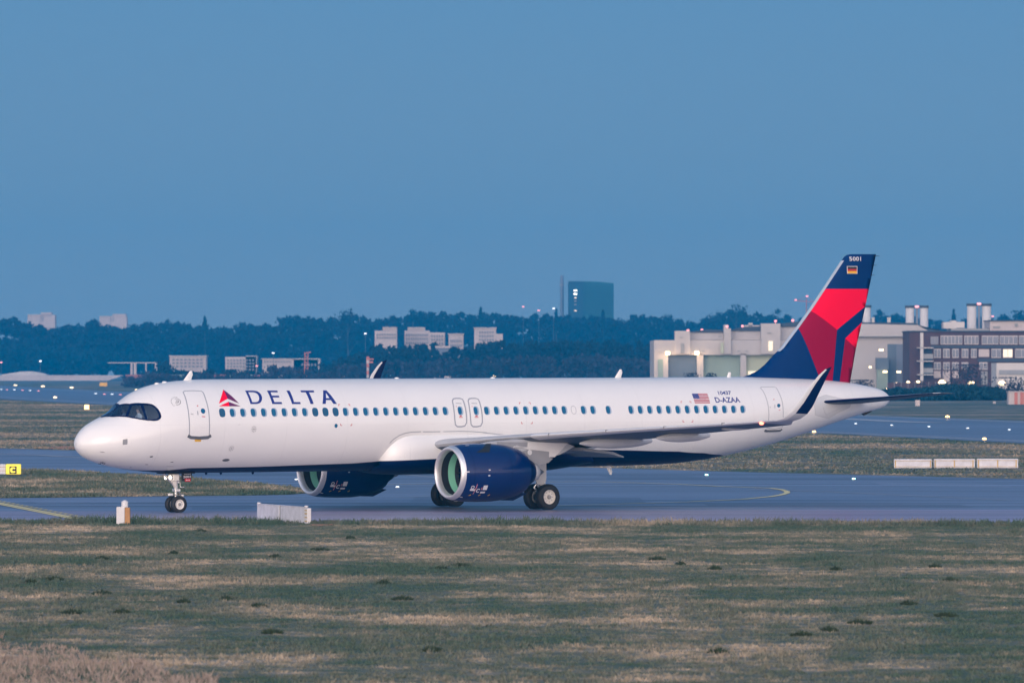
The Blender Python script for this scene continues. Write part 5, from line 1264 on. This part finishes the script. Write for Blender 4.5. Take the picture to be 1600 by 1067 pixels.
chimneys([(1347.5, 1360.5, 'single white chimney just right of the fin')], 480, 0, 1500, '')
for a, b, y, D, lb in ((1429, 1436.5, 480, 1500, 'red obstruction lamp on a bridge between the middle pair of chimneys'), (1526, 1533.5, 475.5, 1475, 'red obstruction lamp on a bridge between the rightmost chimneys')):
    e = building('lamp_bridge', (a+b)/2, D, lb, 'lamp'); hw = (at(b, 500, D)[0]-at(a, 500, D)[0])/2; z = at(a, y, D)[1]
    mb = MB(); mb.box(-hw, hw, -.3, .3, z-.4, z-.1); mb.box(-hw*.5, hw*.5, -.2, .2, 10, z-.4); mb.build('bridge', M['steel_blue'], e)
    mb = MB(); mb.bev(-.45, .45, -.3, .3, z-.1, z+.35, .1); mb.build('lamp', M['lamp_red'], e)
for a, b, y0, y1 in ((1362, 1366.5, 496, 503), (1386.5, 1391.5, 496, 503)):
    e = building('roof_vent', (a+b)/2, 1496, 'small pale roof vent on the second hangar, '+('beside the single chimney' if a < 1370 else 'midway between the chimneys'), 'vent')
    hw = (at(b, 500, 1496)[0]-at(a, 500, 1496)[0])/2; z0 = at(a, y1+1, 1496)[1]; z1 = at(a, y0, 1496)[1]; mb = MB(); mb.bev(-hw, hw, -hw, hw, z0, z1-.3, .08); mb.bev(-hw*1.2, hw*1.2, -hw*1.2, hw*1.2, z1-.3, z1, .08); mb.build('vent_body', M['concrete'], e)
# --- white building lower right and striped hut
D = 1380
e = building('white_building', 1557, D, 'low white building with a dark band, in front of the brick block', 'building'); GB3 = HOR+F*H/D
bpart(e, 'wall', 'concrete', [(1557, 1690, 567, GB3)], D, 15); bpart(e, 'window_band', 'mid_grey', [(1561, 1690, 578, 585)], D, .3, -.3)
D = 1160
e = building('striped_hut', 1588, D, 'red and white striped hut at the right edge of the grass', 'hut'); GB4 = HOR+F*H/D
bpart(e, 'wall', 'farwhite', [(1576, 1624, 612.5, GB4)], D, 4)
for k, (a, b) in enumerate(((1585, 1590), (1594, 1600), (1606, 1612))): bpart(e, 'red_stripe', 'redwhite', [(a, b, 612.7, GB4)], D, .1, -.12)
bpart(e, 'roof', 'farwhite', [(1575, 1625, 611.2, 612.5)], D, 4.4, -.2)
boxthing('utility_cabinet', 1430.2, 1437.5, 625, 634.8, 'farwhite', 'small white cabinet on the grass beyond the stabiliser tip', 'cabinet', .7)
boxthing('utility_cabinet', 1551.5, 1556, 627, 631, 'farwhite', 'tiny white box on the grass left of the striped hut', 'cabinet', .5)
# street lamps in front of the offices
for i, (px, py, r, lb) in enumerate(((1401, 599.5, .40, 'warm lamp left of the stair tower, leftmost of the small row'), (1419, 597, .40, 'warm lamp left of the stair tower, middle of the small row'), (1434.5, 596.5, .42, 'warm lamp at the foot of the stair tower'), (1472, 597.5, .85, 'large warm street lamp before the brick block, left one'), (1518, 599, .75, 'large warm street lamp before the brick block, middle one'), (1565.5, 598.5, .75, 'large warm street lamp before the white building'), (1385.5, 607.8, .3, 'small low lamp near the annex door'))):
    D = 1370; x, z = at(px, py, D); e = empty('street_lamp', (x, D, 0)); tag(e, lb, 'street lamp', 'street lamps before the offices')
    mb = MB(); mb.tube([(0, .3, 0), (0, .3, z+.2), (0, 0, z+.35)], [.09, .07, .05], 8); mb.build('post', M['mid_grey'], e)
    mb = MB(); mb.lathe([(z-r*.7, .001), (z-r*.5, r*.6), (z, r), (z+r*.5, r*.6), (z+r*.7, .001)], 'z', (0, 0, 0), 14); mb.build('lamp_head', M['lamp_warm'], e, 'all')

# --- office tower on the skyline and its chimney
D = 3750
e = building('office_tower', 887.5, D, 'tall teal glass office block standing above the far trees', 'tower')
bpart(e, 'core', 'steel_tower', [(888.5, 912, 439.5, 520)], D, 40, -1) if 'steel_tower' in M else None
M['steel_tower'] = mat('tower_blue_cladding', (.01, .05, .09), .7)
cx = e.location.x; mb = MB()
P_ = lambda px, py: (at(px, py, D)[0]-cx, at(px, py, D)[1])
mb.prism([P_(888.5, 520), P_(912, 520), P_(912, 439.6), P_(888.5, 439.5)], -1, 40); mb.build('core', M['steel_tower'], e)
mb = MB(); mb.prism([P_(912, 520), P_(959, 520), P_(959, 442.5), P_(935, 440.2), P_(912, 439.6)], 0, 40); mb.build('glass_wing', M['tower_glass'], e)
for k in range(9):
    y = 447+k*5.2; bpart(e, 'floor_band', 'steel_tower', [(913, 958.5, y, y+1.5)], D, .6, -.6)
for k, (y, m_) in enumerate(((454, 'window_bright'), (459.5, 'window_bright'), (465.2, 'window_lit'), (470.5, 'slot'), (476, 'slot'), (485.5, 'window_lit'))):
    if 'window_bright' not in M: M['window_bright'] = mat('bright_window', (1, 1, .9), .5, emit=(1, .95, .8), es=4)
    bpart(e, 'lit_window', m_, [(896.5-(0 if k < 2 else -.8), 901.5-(0 if k < 2 else .6), y-1, y+1)], D, .5, -1.5)
e = building('stack', 878, 3780, 'slim hazy stack just left of the teal office tower', 'chimney'); mb = MB(); zt = at(878, 430.5, 3780)[1]
mb.lathe([(0, 1.3), (zt*.9, 1.05), (zt, 1.0), (zt, .001)], 'z', (0, 0, 0), 12); mb.build('shaft', M['steel_blue'], e, True)
mb = MB(); mb.lathe([(zt-6, 1.25), (zt-5, 1.25)], 'z', (0, 0, 0), 12); mb.build('collar', M['mid_grey'], e, True)
# crane
e = building('tower_crane', 1250, 3300, 'far tower crane with red lamps, behind the leading edge of the fin', 'crane'); mb = MB()
P3 = lambda px, py: (at(px, py, 3300)[0]-e.location.x, 0, at(px, py, 3300)[1])
M['crane_red'] = mat('crane_red', (.35, .10, .09), .6)
mb.tube([P3(1260, 600), P3(1260, 466)], .35, 4); mb.tube([P3(1240, 469.5), P3(1275, 472)], .3, 4); mb.tube([P3(1260, 463), P3(1244, 469.6)], .1, 4); mb.tube([P3(1260, 463), P3(1272, 471.8)], .1, 4); mb.build('mast_and_jib', M['crane_red'], e)
for q in ((1243.5, 469), (1261, 463)): 
    p = P3(*q); mb = MB(); mb.bev(p[0]-.5, p[0]+.5, -.5, .5, p[2]-.3, p[2]+.5, .15); mb.build('crane_lamp', M['lamp_red'], e)
# --- pale buildings among the trees (left and centre)
def block(pxs, D, label, group=None, wins=(), roofs=(), name='apartment_block', parts_label=None):
    e = building(name, pxs[0][0], D, label, 'building', group)
    for k, q in enumerate(pxs): bpart(e, 'wall', 'farwhite', [q], D+k*.7, 12+3*k)
    for q in wins:
        p0, p1, y0, y1, nx, ny = q; sx = (p1-p0)/nx; sy = (y1-y0)/ny
        for i in range(nx):
            for j in range(ny): mb = MB(); bbox(mb, p0+sx*(i+.2), p0+sx*(i+.8), y0+sy*(j+.25), y0+sy*(j+.8), D, .3, 0, -.4, e.location.x); mb.build('window', M['window_dark'], e)
    for q in roofs: bpart(e, 'roof', 'concrete', [q], D, 14, -.6)
    return e
block([(43, 86, 492.0, 560), (64, 80, 488.2, 493)], 3700, 'left one of two white blocks showing above the treetops at the far left', 'white blocks on the left skyline', [(62, 68, 494, 502, 2, 3)], [(43, 64, 491.3, 492.2)])
block([(155.5, 198, 494.5, 560), (176, 196, 490.5, 495)], 3700, 'right one of two white blocks showing above the treetops at the far left', 'white blocks on the left skyline', [(172, 178, 496, 503, 2, 3)], [(155, 176, 493.8, 494.6)])
D = 2450
block([(265, 322, 556.5, 590)], D, 'broad white house behind the trees above the forward cabin roof, leftmost of the low ones', None, [(268, 318, 559, 575, 8, 3)], [(264, 323, 555.5, 556.6)])
block([(352, 400, 557.5, 592), (384, 401, 556.5, 592)], D, 'white house with dark windows above the red emblem', None, [(354, 398, 560, 580, 9, 4)], [(384, 401, 555.8, 556.8)])
block([(410, 500, 561, 592), (459, 497, 562, 592)], D, 'long low white house above the first letters, behind a dark bush', None, [(412, 455, 563, 567, 10, 1), (470, 495, 566, 574, 5, 1)], [(408, 500, 560, 561)])
e = building('open_frame_shed', 168, 2500, 'thin white open frame in front of the left woods', 'shed')
bpart(e, 'beam', 'farwhite', [(168, 245, 566, 567.4)], 2500, 2)
for a, b in ((204, 207), (209, 213), (227, 229), (242, 245)): bpart(e, 'column', 'farwhite', [(a, b, 567.4, 600)], 2500, 2)
block([(585.5, 620, 516.5, 560), (598, 620, 511.5, 517)], D, 'wide white block among the trees behind the far winglet, left part', None, [(588, 619, 520, 530, 8, 2)], [(598, 620, 510.8, 511.8)])
block([(632, 671, 516.5, 560), (637, 664, 512, 517), (671, 695, 519.5, 560)], D+20, 'wide white block among the trees behind the far winglet, right part with a dark corner', None, [(634, 669, 520, 545, 10, 4), (673, 693, 522, 545, 5, 4)], [(637, 664, 511.3, 512.3)])
block([(701, 724, 522, 560)], D+10, 'small pale block between the two larger white ones', None, [(703, 722, 529, 550, 6, 3)], [(700, 725, 521.2, 522.2)])
block([(741, 775, 512.5, 570), (775, 785.5, 521.5, 570)], D, 'white four-storey block with square windows left of the office tower', None, [(748, 772, 516, 534, 6, 3)], [(740, 776, 511.6, 512.6)])
e = building('flat_roof_hall', 680, 2350, 'low flat roofed hall glimpsed among the trees over the mid cabin', 'building'); bpart(e, 'roof', 'farwhite', [(680, 704, 540.5, 543.5)], 2350, 10); bpart(e, 'wall', 'steel_blue', [(681, 703, 543.5, 590)], 2350, 9, .5)
# low wall and containers at the far edge of the airfield
D = 3350; yg = HOR+F*H/D
e = building('low_wall', 0, D, 'long low white wall at the far left edge of the airfield', 'wall'); cx = e.location.x
mb = MB(); P_ = lambda px, py: (at(px, py, D)[0]-cx, at(px, py, D)[1])
mb.prism([P_(-150, yg), P_(168, yg), P_(193, 586.2), P_(-150, 586.2)], 0, 2); mb.build('wall_panel', M['farwhite'], e)
D = 3370
e = building('domed_shed', 40, D, 'pale low domed roof rising behind the white wall at far left', 'building'); cx = e.location.x; P_ = lambda px, py: (at(px, py, D)[0]-cx, at(px, py, D)[1])
mb = MB(); mb.prism([P_(2, yg), P_(72, yg), P_(72, 585), P_(58, 581.5), P_(46, 580), P_(34, 580.3), P_(16, 583), P_(2, 585)], 0, 20); mb.build('domed_roof', M['concrete'], e)
M['cont_red'] = mat('dull_red_container', (.30, .12, .12), .7, noise=.1, nscale=.3); M['cont_green'] = mat('grey_green_container', (.20, .26, .25), .7, noise=.1, nscale=.3); M['cont_teal'] = mat('teal_container', (.06, .16, .17), .7)
for i, (a, b, m_, lb) in enumerate(((196, 238, 'cont_red', 'dull red container row piece, leftmost above the cockpit'), (238.5, 262, 'cont_red', 'dull red container second from the left above the cockpit'), (263, 312, 'cont_green', 'grey green container behind the forward antenna'), (313, 358, 'cont_red', 'long dull red container above the forward door'), (359, 395, 'cont_green', 'grey green container above the red emblem'), (396, 424, 'cont_red', 'red container above the letter D'), (424.5, 441, 'concrete', 'pale container above the letter E'), (441.5, 450, 'cont_red', 'short red container above the letter E'), (451, 516, 'cont_teal', 'long dark teal container above the letters L and T'), (517, 536, 'concrete', 'grey container above the letter A'), (537, 563, 'farwhite', 'white container just left of the striped mast'), (676, 706, 'farwhite', 'white container right of the far winglet'))):
    D = 2300; y0 = 585.2 if a < 500 else 587.5
    e = building('container', (a+b)/2, D, lb, 'container', 'containers along the far airfield edge'); hw = (at(b, 575, D)[0]-at(a, 575, D)[0])/2; z = at(a, y0, D)[1]
    mb = MB(); n_ = max(2, int(hw*2/.9))
    mb.bev(-hw, hw, 0, 2.5, .1, z, .08)
    for k in range(n_): mb.box(-hw+2*hw*(k+.3)/n_, -hw+2*hw*(k+.6)/n_, -.06, 0, .3, z-.2)
    mb.build('container_body', M[m_], e)
# striped mast and red lattice mast
e = building('striped_mast', 575, 2000, 'thin red and white banded mast left of the far winglet', 'mast')
for k in range(6):
    y0 = 557+k*5.6; bpart(e, 'band', 'farwhite' if k % 2 else 'redwhite', [(572.5+.4*(k > 1), 576.8-.4*(k > 1), y0, y0+5.4)], 2000, .7)
bpart(e, 'antenna_head', 'redwhite', [(576.8, 584, 560, 562), (576.8, 583, 564.5, 567)], 2000, .6)
e = building('lattice_mast', 478.5, 2200, 'short red lattice mast before the long low white house', 'mast')
mb = MB(); P2_ = lambda px, py: (at(px, py, 2200)[0]-e.location.x, 0, at(px, py, 2200)[1])
for a in (475.5, 480.5): mb.tube([P2_(a, 604), P2_(a+.8, 550)], .18, 4)
for k in range(12): mb.tube([P2_(475.5 if k % 2 else 480.8, 604-k*4.5), P2_(480.8 if k % 2 else 475.5, 604-k*4.5-4.5)], .14, 4)
mb.tube([P2_(478, 551), P2_(486, 550)], .2, 4); mb.build('lattice', M['redwhite'], e)
# isolated lamps on masts in the distance
for px, py, m_, D, lb in ((63, 564, 'lamp_white', 2350, 'tiny white lamp before the woods at far left'), (2, 566, 'lamp_red', 2350, 'tiny lamp before the woods at the left border'), (427, 551.5, 'lamp_white', 2350, 'white lamp on a mast above the letter D'), (401, 571.5, 'lamp_red', 2300, 'small red lamp before the houses above the red emblem'), (772.5, 587, 'lamp_warm', 2250, 'small warm lamp above the overwing exits'), (817.5, 479, 'lamp_red', 3300, 'red lamp on a mast over the treetops, left of two'), (842, 485, 'lamp_red', 3300, 'red lamp on a mast over the treetops, right of two'), (865, 482, 'lamp_white', 3300, 'white lamp on a mast over the treetops, left of the stack'), (571, 521, 'lamp_white', 2420, 'white lamp left of the wide white block'), (1551, 494, 'lamp_red', 1500, 'red lamp on a mast right of the tallest chimneys')):
    x, z = at(px, py, D); e = empty('mast_lamp', (x, D, 0)); tag(e, lb, 'lamp'); r = D*.00009
    mb = MB(); mb.tube([(0, 0, 0), (0, 0, z-r)], .05, 6); mb.build('mast', M['steel_blue'], e)
    mb = MB(); mb.bev(-r*2, r*2, -r, r, z-r, z+r*.8, r*.3); mb.build('lamp_head', M[m_], e)

# ================================================================== far vegetation
def faces_mesh(name, C, S, m, jit=1.0):
    n = len(C); a = rng.normal(size=(n, 3)); a /= np.linalg.norm(a, axis=1)[:, None]; b = np.cross(a, rng.normal(size=(n, 3))); b /= np.linalg.norm(b, axis=1)[:, None]
    V = np.stack([C+a*S[:, None], C-a*S[:, None]*.5+b*S[:, None]*.8, C-a*S[:, None]*.5-b*S[:, None]*.8], 1).reshape(-1, 3); V[:, 2] = np.maximum(V[:, 2], .0)
    me = bpy.data.meshes.new(name); me.vertices.add(3*n); me.vertices.foreach_set('co', V.ravel()); me.loops.add(3*n); me.loops.foreach_set('vertex_index', np.arange(3*n, dtype=np.int32))
    me.polygons.add(n); me.polygons.foreach_set('loop_start', np.arange(0, 3*n, 3, dtype=np.int32)); me.polygons.foreach_set('loop_total', np.full(n, 3, dtype=np.int32)); me.materials.append(m); me.update(calc_edges=True)
    o = bpy.data.objects.new(name, me); COL.objects.link(o); return o
def crown_pts(x, y, zb, zt, r, n, conifer=False):
    # clumpy crown: a few lobes, points spread through each
    L = []
    if conifer:
        t = rng.random(n)**.8; z = zb+(zt-zb)*t; rr = r*(1-t)**.75*np.sqrt(rng.random(n)); a = rng.random(n)*6.283
        return np.stack([x+rr*np.cos(a), y+rr*np.sin(a), z], 1)
    k = 9; zc = (zt+zb)/2
    lc = np.stack([x+rng.normal(0, r*.45, k), y+rng.normal(0, r*.45, k), zb+(zt-zb)*(.15+.75*rng.random(k))], 1); lc[0] = (x, y, zt-r*.42)
    lr = r*(.35+.3*rng.random(k)); lr[0] = r*.42
    i = rng.integers(0, k, n); d = rng.normal(size=(n, 3)); d /= np.linalg.norm(d, axis=1)[:, None]; d *= rng.random(n)[:, None]**.4
    P = lc[i]+d*lr[i][:, None]*np.array([1.1, 1.1, .9]); P[:, 2] = np.minimum(P[:, 2], zt); return P
M['wood_a'] = mat('bare_winter_crowns', (.008, .011, .022), .95, noise=.2, nscale=.02)
M['wood_b'] = mat('evergreen_crowns', (.003, .014, .024), .95, noise=.25, nscale=.03)
M['thicket'] = mat('reddish_brush', (.028, .026, .042), .95, noise=.35, nscale=.03)
M['hedge'] = mat('dark_hedge', (.005, .035, .045), .95, noise=.3, nscale=.2)
sky_l = [(-60,494),(0,497),(20,492),(40,499),(60,503),(90,505),(150,494),(170,500),(195,505),(230,500),(250,494),(275,498),(300,503),(360,504),(395,499),(415,503),(440,493),(480,489),(500,493),(520,493),(540,485),(560,490),(585,494),(600,489),(640,485),(660,483),(690,483),(740,484),(770,485),(800,489),(860,486),(890,489),(930,488),(960,492),(1000,487),(1040,488),(1080,497),(1095,501),(1110,487),(1150,480),(1185,487),(1210,486),(1240,491),(1300,493),(1370,489),(1400,494),(1450,494),(1480,494),(1500,496),(1540,493),(1580,491),(1660,489)]
SX = [p[0] for p in sky_l]; SYy = [p[1] for p in sky_l]
def wood(name, D0, D1, rows, px0, px1, topf, m, label, r0=5.0, n=230, size=1.0, step=1.0, cat='wood'):
    C = []
    for j in range(rows):
        D = D0+(D1-D0)*j/max(1, rows-1); sp = r0*1.25*step; x = (px0-800)*D/F
        while x < (px1-800)*D/F:
            r = r0*random.uniform(.7, 1.35); px = 800+x*F/D; yt = topf(px)+random.uniform(0, 9)+(rows-1-j)*random.uniform(0, 4); z = at(px, yt, D)[1]
            C.append(crown_pts(x, D+random.uniform(-8, 8), max(z*.02, .2), z, r, n)); x += sp*random.uniform(.7, 1.3)
    C = np.concatenate(C); o = faces_mesh(name, C, size*(.5+rng.random(len(C))), m); tag(o, label, cat, kind='stuff'); return o
top = lambda px: float(np.interp(px, SX, SYy))
wood('far_wood', 3440, 3640, 5, -70, 1670, top, M['wood_a'], 'wide belt of bare hazy winter trees closing the far side of the airfield', 5.5, 430, 1.1)
ntop = lambda px: float(np.interp(px, [-60, 0, 120, 250, 262, 325, 350, 405, 460, 500, 560, 590, 620, 700, 735, 745, 790, 830, 1000, 1040, 1700], [538, 530, 540, 548, 575, 576, 573, 581, 574, 568, 548, 538, 534, 533, 537, 529, 530, 526, 530, 536, 545]))
wood('near_wood', 3400, 3425, 2, -70, 262, ntop, M['wood_b'], 'dark wood standing behind the long white wall at the far left', 5, 320, 1.1)
wood('near_wood', 2330, 2430, 3, 258, 1090, ntop, M['wood_b'], 'darker tree belt in front of the pale far buildings', 4.2, 300, .85)
btop = lambda px: float(np.interp(px, [-60, 180, 240, 300, 340, 400, 430, 470, 520, 600, 700, 800, 900, 1000, 1030, 1700], [590, 588, 580, 581, 582, 583, 566, 571, 572, 560, 557, 552, 548, 556, 560, 600]))
wood('brush', 2180, 2240, 2, 205, 1060, btop, M['thicket'], 'purplish brown brush along the far airfield fence', 3.0, 150, .7, cat='brush')
wood('far_wood', 3440, 3640, 3, -900, -75, lambda px: 493+4*math.sin(px*.021), M['wood_a'], 'continuation of the far winter wood beyond the left side', 6, 240, 1.4)
wood('far_wood', 3440, 3640, 3, 1675, 2500, lambda px: 491+4*math.sin(px*.017), M['wood_a'], 'continuation of the far winter wood beyond the right side', 6, 240, 1.4)
# individual trees that stand out of the skyline
def tree(px, ytop, D, r, label, con=False, m='wood_a', zb=None, n=420, sz=.9):
    x, z = at(px, ytop, D); e = empty('conifer' if con else 'bare_tree', (x, D, 0)); tag(e, label, 'tree', 'trees standing out of the far skyline')
    mb = MB(); mb.tube([(0, 0, 0), (.3, 0, z*.35), (0, .2, z*.7), (.1, 0, z*.95)], [.55, .42, .25, .06], 7)
    if not con:
        for k in range(7):
            a = random.random()*6.28; t = .35+.07*k; mb.tube([(0, 0, z*t), (r*.4*math.cos(a), r*.4*math.sin(a), z*(t+.12)), (r*.75*math.cos(a), r*.75*math.sin(a), z*(t+.2))], [.22, .13, .04], 5)
    mb.build('trunk', M['bark'], e)
    C = crown_pts(0, 0, z*(.25 if con else .45), z, r, n, con); o = faces_mesh('crown', C, sz*(.4+.8*rng.random(len(C))), M[m]); o.parent = e
M['bark'] = mat('dark_bark', (.05, .045, .045), .9)
tree(320, 494.5, 3420, 4.2, 'small pointed conifer above the forward door, standing out of the skyline', True, 'wood_b')
tree(543, 483.5, 3420, 7, 'broad round tree on the skyline left of the white blocks')
tree(751, 480.5, 3420, 4.5, 'thin pointed treetop on the skyline above the white four-storey block', True, 'wood_b')
tree(645, 482.5, 3420, 4.5, 'evergreen with a rounded top over the wide white block', False, 'wood_b')
tree(869, 483.5, 3420, 4.5, 'pointed treetop beside the foot of the stack', True, 'wood_b')
tree(942, 484, 3420, 4.5, 'pointed treetop before the teal office tower', True, 'wood_b')
tree(1216, 481.5, 3420, 4.5, 'dark compact treetop left of the fin, beside the crane', False, 'wood_b')
tree(1150, 477, 3420, 10, 'broadest skyline tree, above the hangar roof')
tree(1374, 483.5, 3420, 4.6, 'dark treetop between the fin and the middle chimneys', False, 'wood_b')
tree(1400, 489, 3420, 4.2, 'lower treetop left of the middle chimneys', False, 'wood_b')
tree(1490, 484, 3420, 4.2, 'pointed dark tree between the two pairs of chimneys', True, 'wood_b')
tree(1592, 486, 3420, 6, 'rounded dark tree at the right end of the skyline', False, 'wood_b')
tree(1567, 490, 3420, 4.5, 'lower rounded tree left of the one at the right end')
# shrubs by the hangars and the dark hedge
def shrub(px, ytop, D, r, label, m='thicket', n=1100):
    x, z = at(px, ytop, D); e = empty('shrub', (x, D, 0)); tag(e, label, 'shrub'); mb = MB()
    for k in range(5): mb.tube([(0, 0, 0), (r*.4*math.cos(k*1.3), r*.4*math.sin(k*1.3), z*.7)], [.08, .03], 5)
    mb.build('stem', M['bark'], e); C = crown_pts(0, 0, .2, z, r, n); o = faces_mesh('foliage', C, 0.10+.22*rng.random(len(C)), M[m]); o.parent = e
shrub(1078, 583.5, 1420, 3.0, 'round bare shrub before the leftmost hangar door'); shrub(1109, 583.5, 1420, 2.4, 'round bare shrub before the middle hangar door')
shrub(1353, 594, 1400, 4.2, 'wide dark shrub before the second hangar, right of the fin'); shrub(1590, 590, 1300, 4.5, 'bushy dark shrub before the low white building'); shrub(1512, 570, 1350, 5.0, 'tall bare bush before the brick block', n=1300)
shrub(1460, 600, 1360, 4.0, 'low bare bush between the left street lamps')
C = []
for k in range(130):
    px = 1440+130*random.random(); D = random.uniform(1290, 1330); yt = float(np.interp(px, [1440, 1452, 1490, 1520, 1550, 1572], [612, 604, 601, 602, 604, 612]))+random.uniform(0, 4); x, z = at(px, yt, D)
    C.append(crown_pts(x, D, .1, max(z, .6), 1.4, 110))
for k in range(50):
    px = 1385+60*random.random(); D = random.uniform(1290, 1330); x, z = at(px, random.uniform(606, 613), D); C.append(crown_pts(x, D, .1, max(z, .6), 1.2, 90))
C = np.concatenate(C); e = empty('hedge', (0, 0, 0)); o = faces_mesh('hedge_foliage', C, .3+.3*rng.random(len(C)), M['hedge']); 
bpy.data.objects.remove(e); o.name = 'hedge'; tag(o, 'dark teal-green clipped hedge between the grass and the brick block', 'hedge')
e = building('fence', 1385, 1365, 'low dark red fence behind the hedge, below the small warm lamps', 'fence')
bpart(e, 'fence_panel', 'brick', [(1386, 1462, 598, 612)], 1365, .3)
for k in range(8): bpart(e, 'fence_post', 'mid_grey', [(1386+k*10.8, 1386.8+k*10.8, 596.5, 612)], 1365, .4, -.1)

# ================================================================== haze
mb = MB(); mb.box(-2700, 2700, -70, 4100, -1.0, 95)
hz = mb.build('haze', None); tag(hz, kind='stuff'); hz.data.materials.clear()
hm = bpy.data.materials.new('haze'); hm.use_nodes = True; nt = hm.node_tree; nt.nodes.clear()
ho = nt.nodes.new('ShaderNodeOutputMaterial'); pv = nt.nodes.new('ShaderNodeVolumePrincipled'); pv.inputs['Color'].default_value = (.0, .42, .90, 1); pv.inputs['Density'].default_value = .00017; pv.inputs['Anisotropy'].default_value = 0
nt.links.new(pv.outputs[0], ho.inputs['Volume']); hz.data.materials.append(hm)
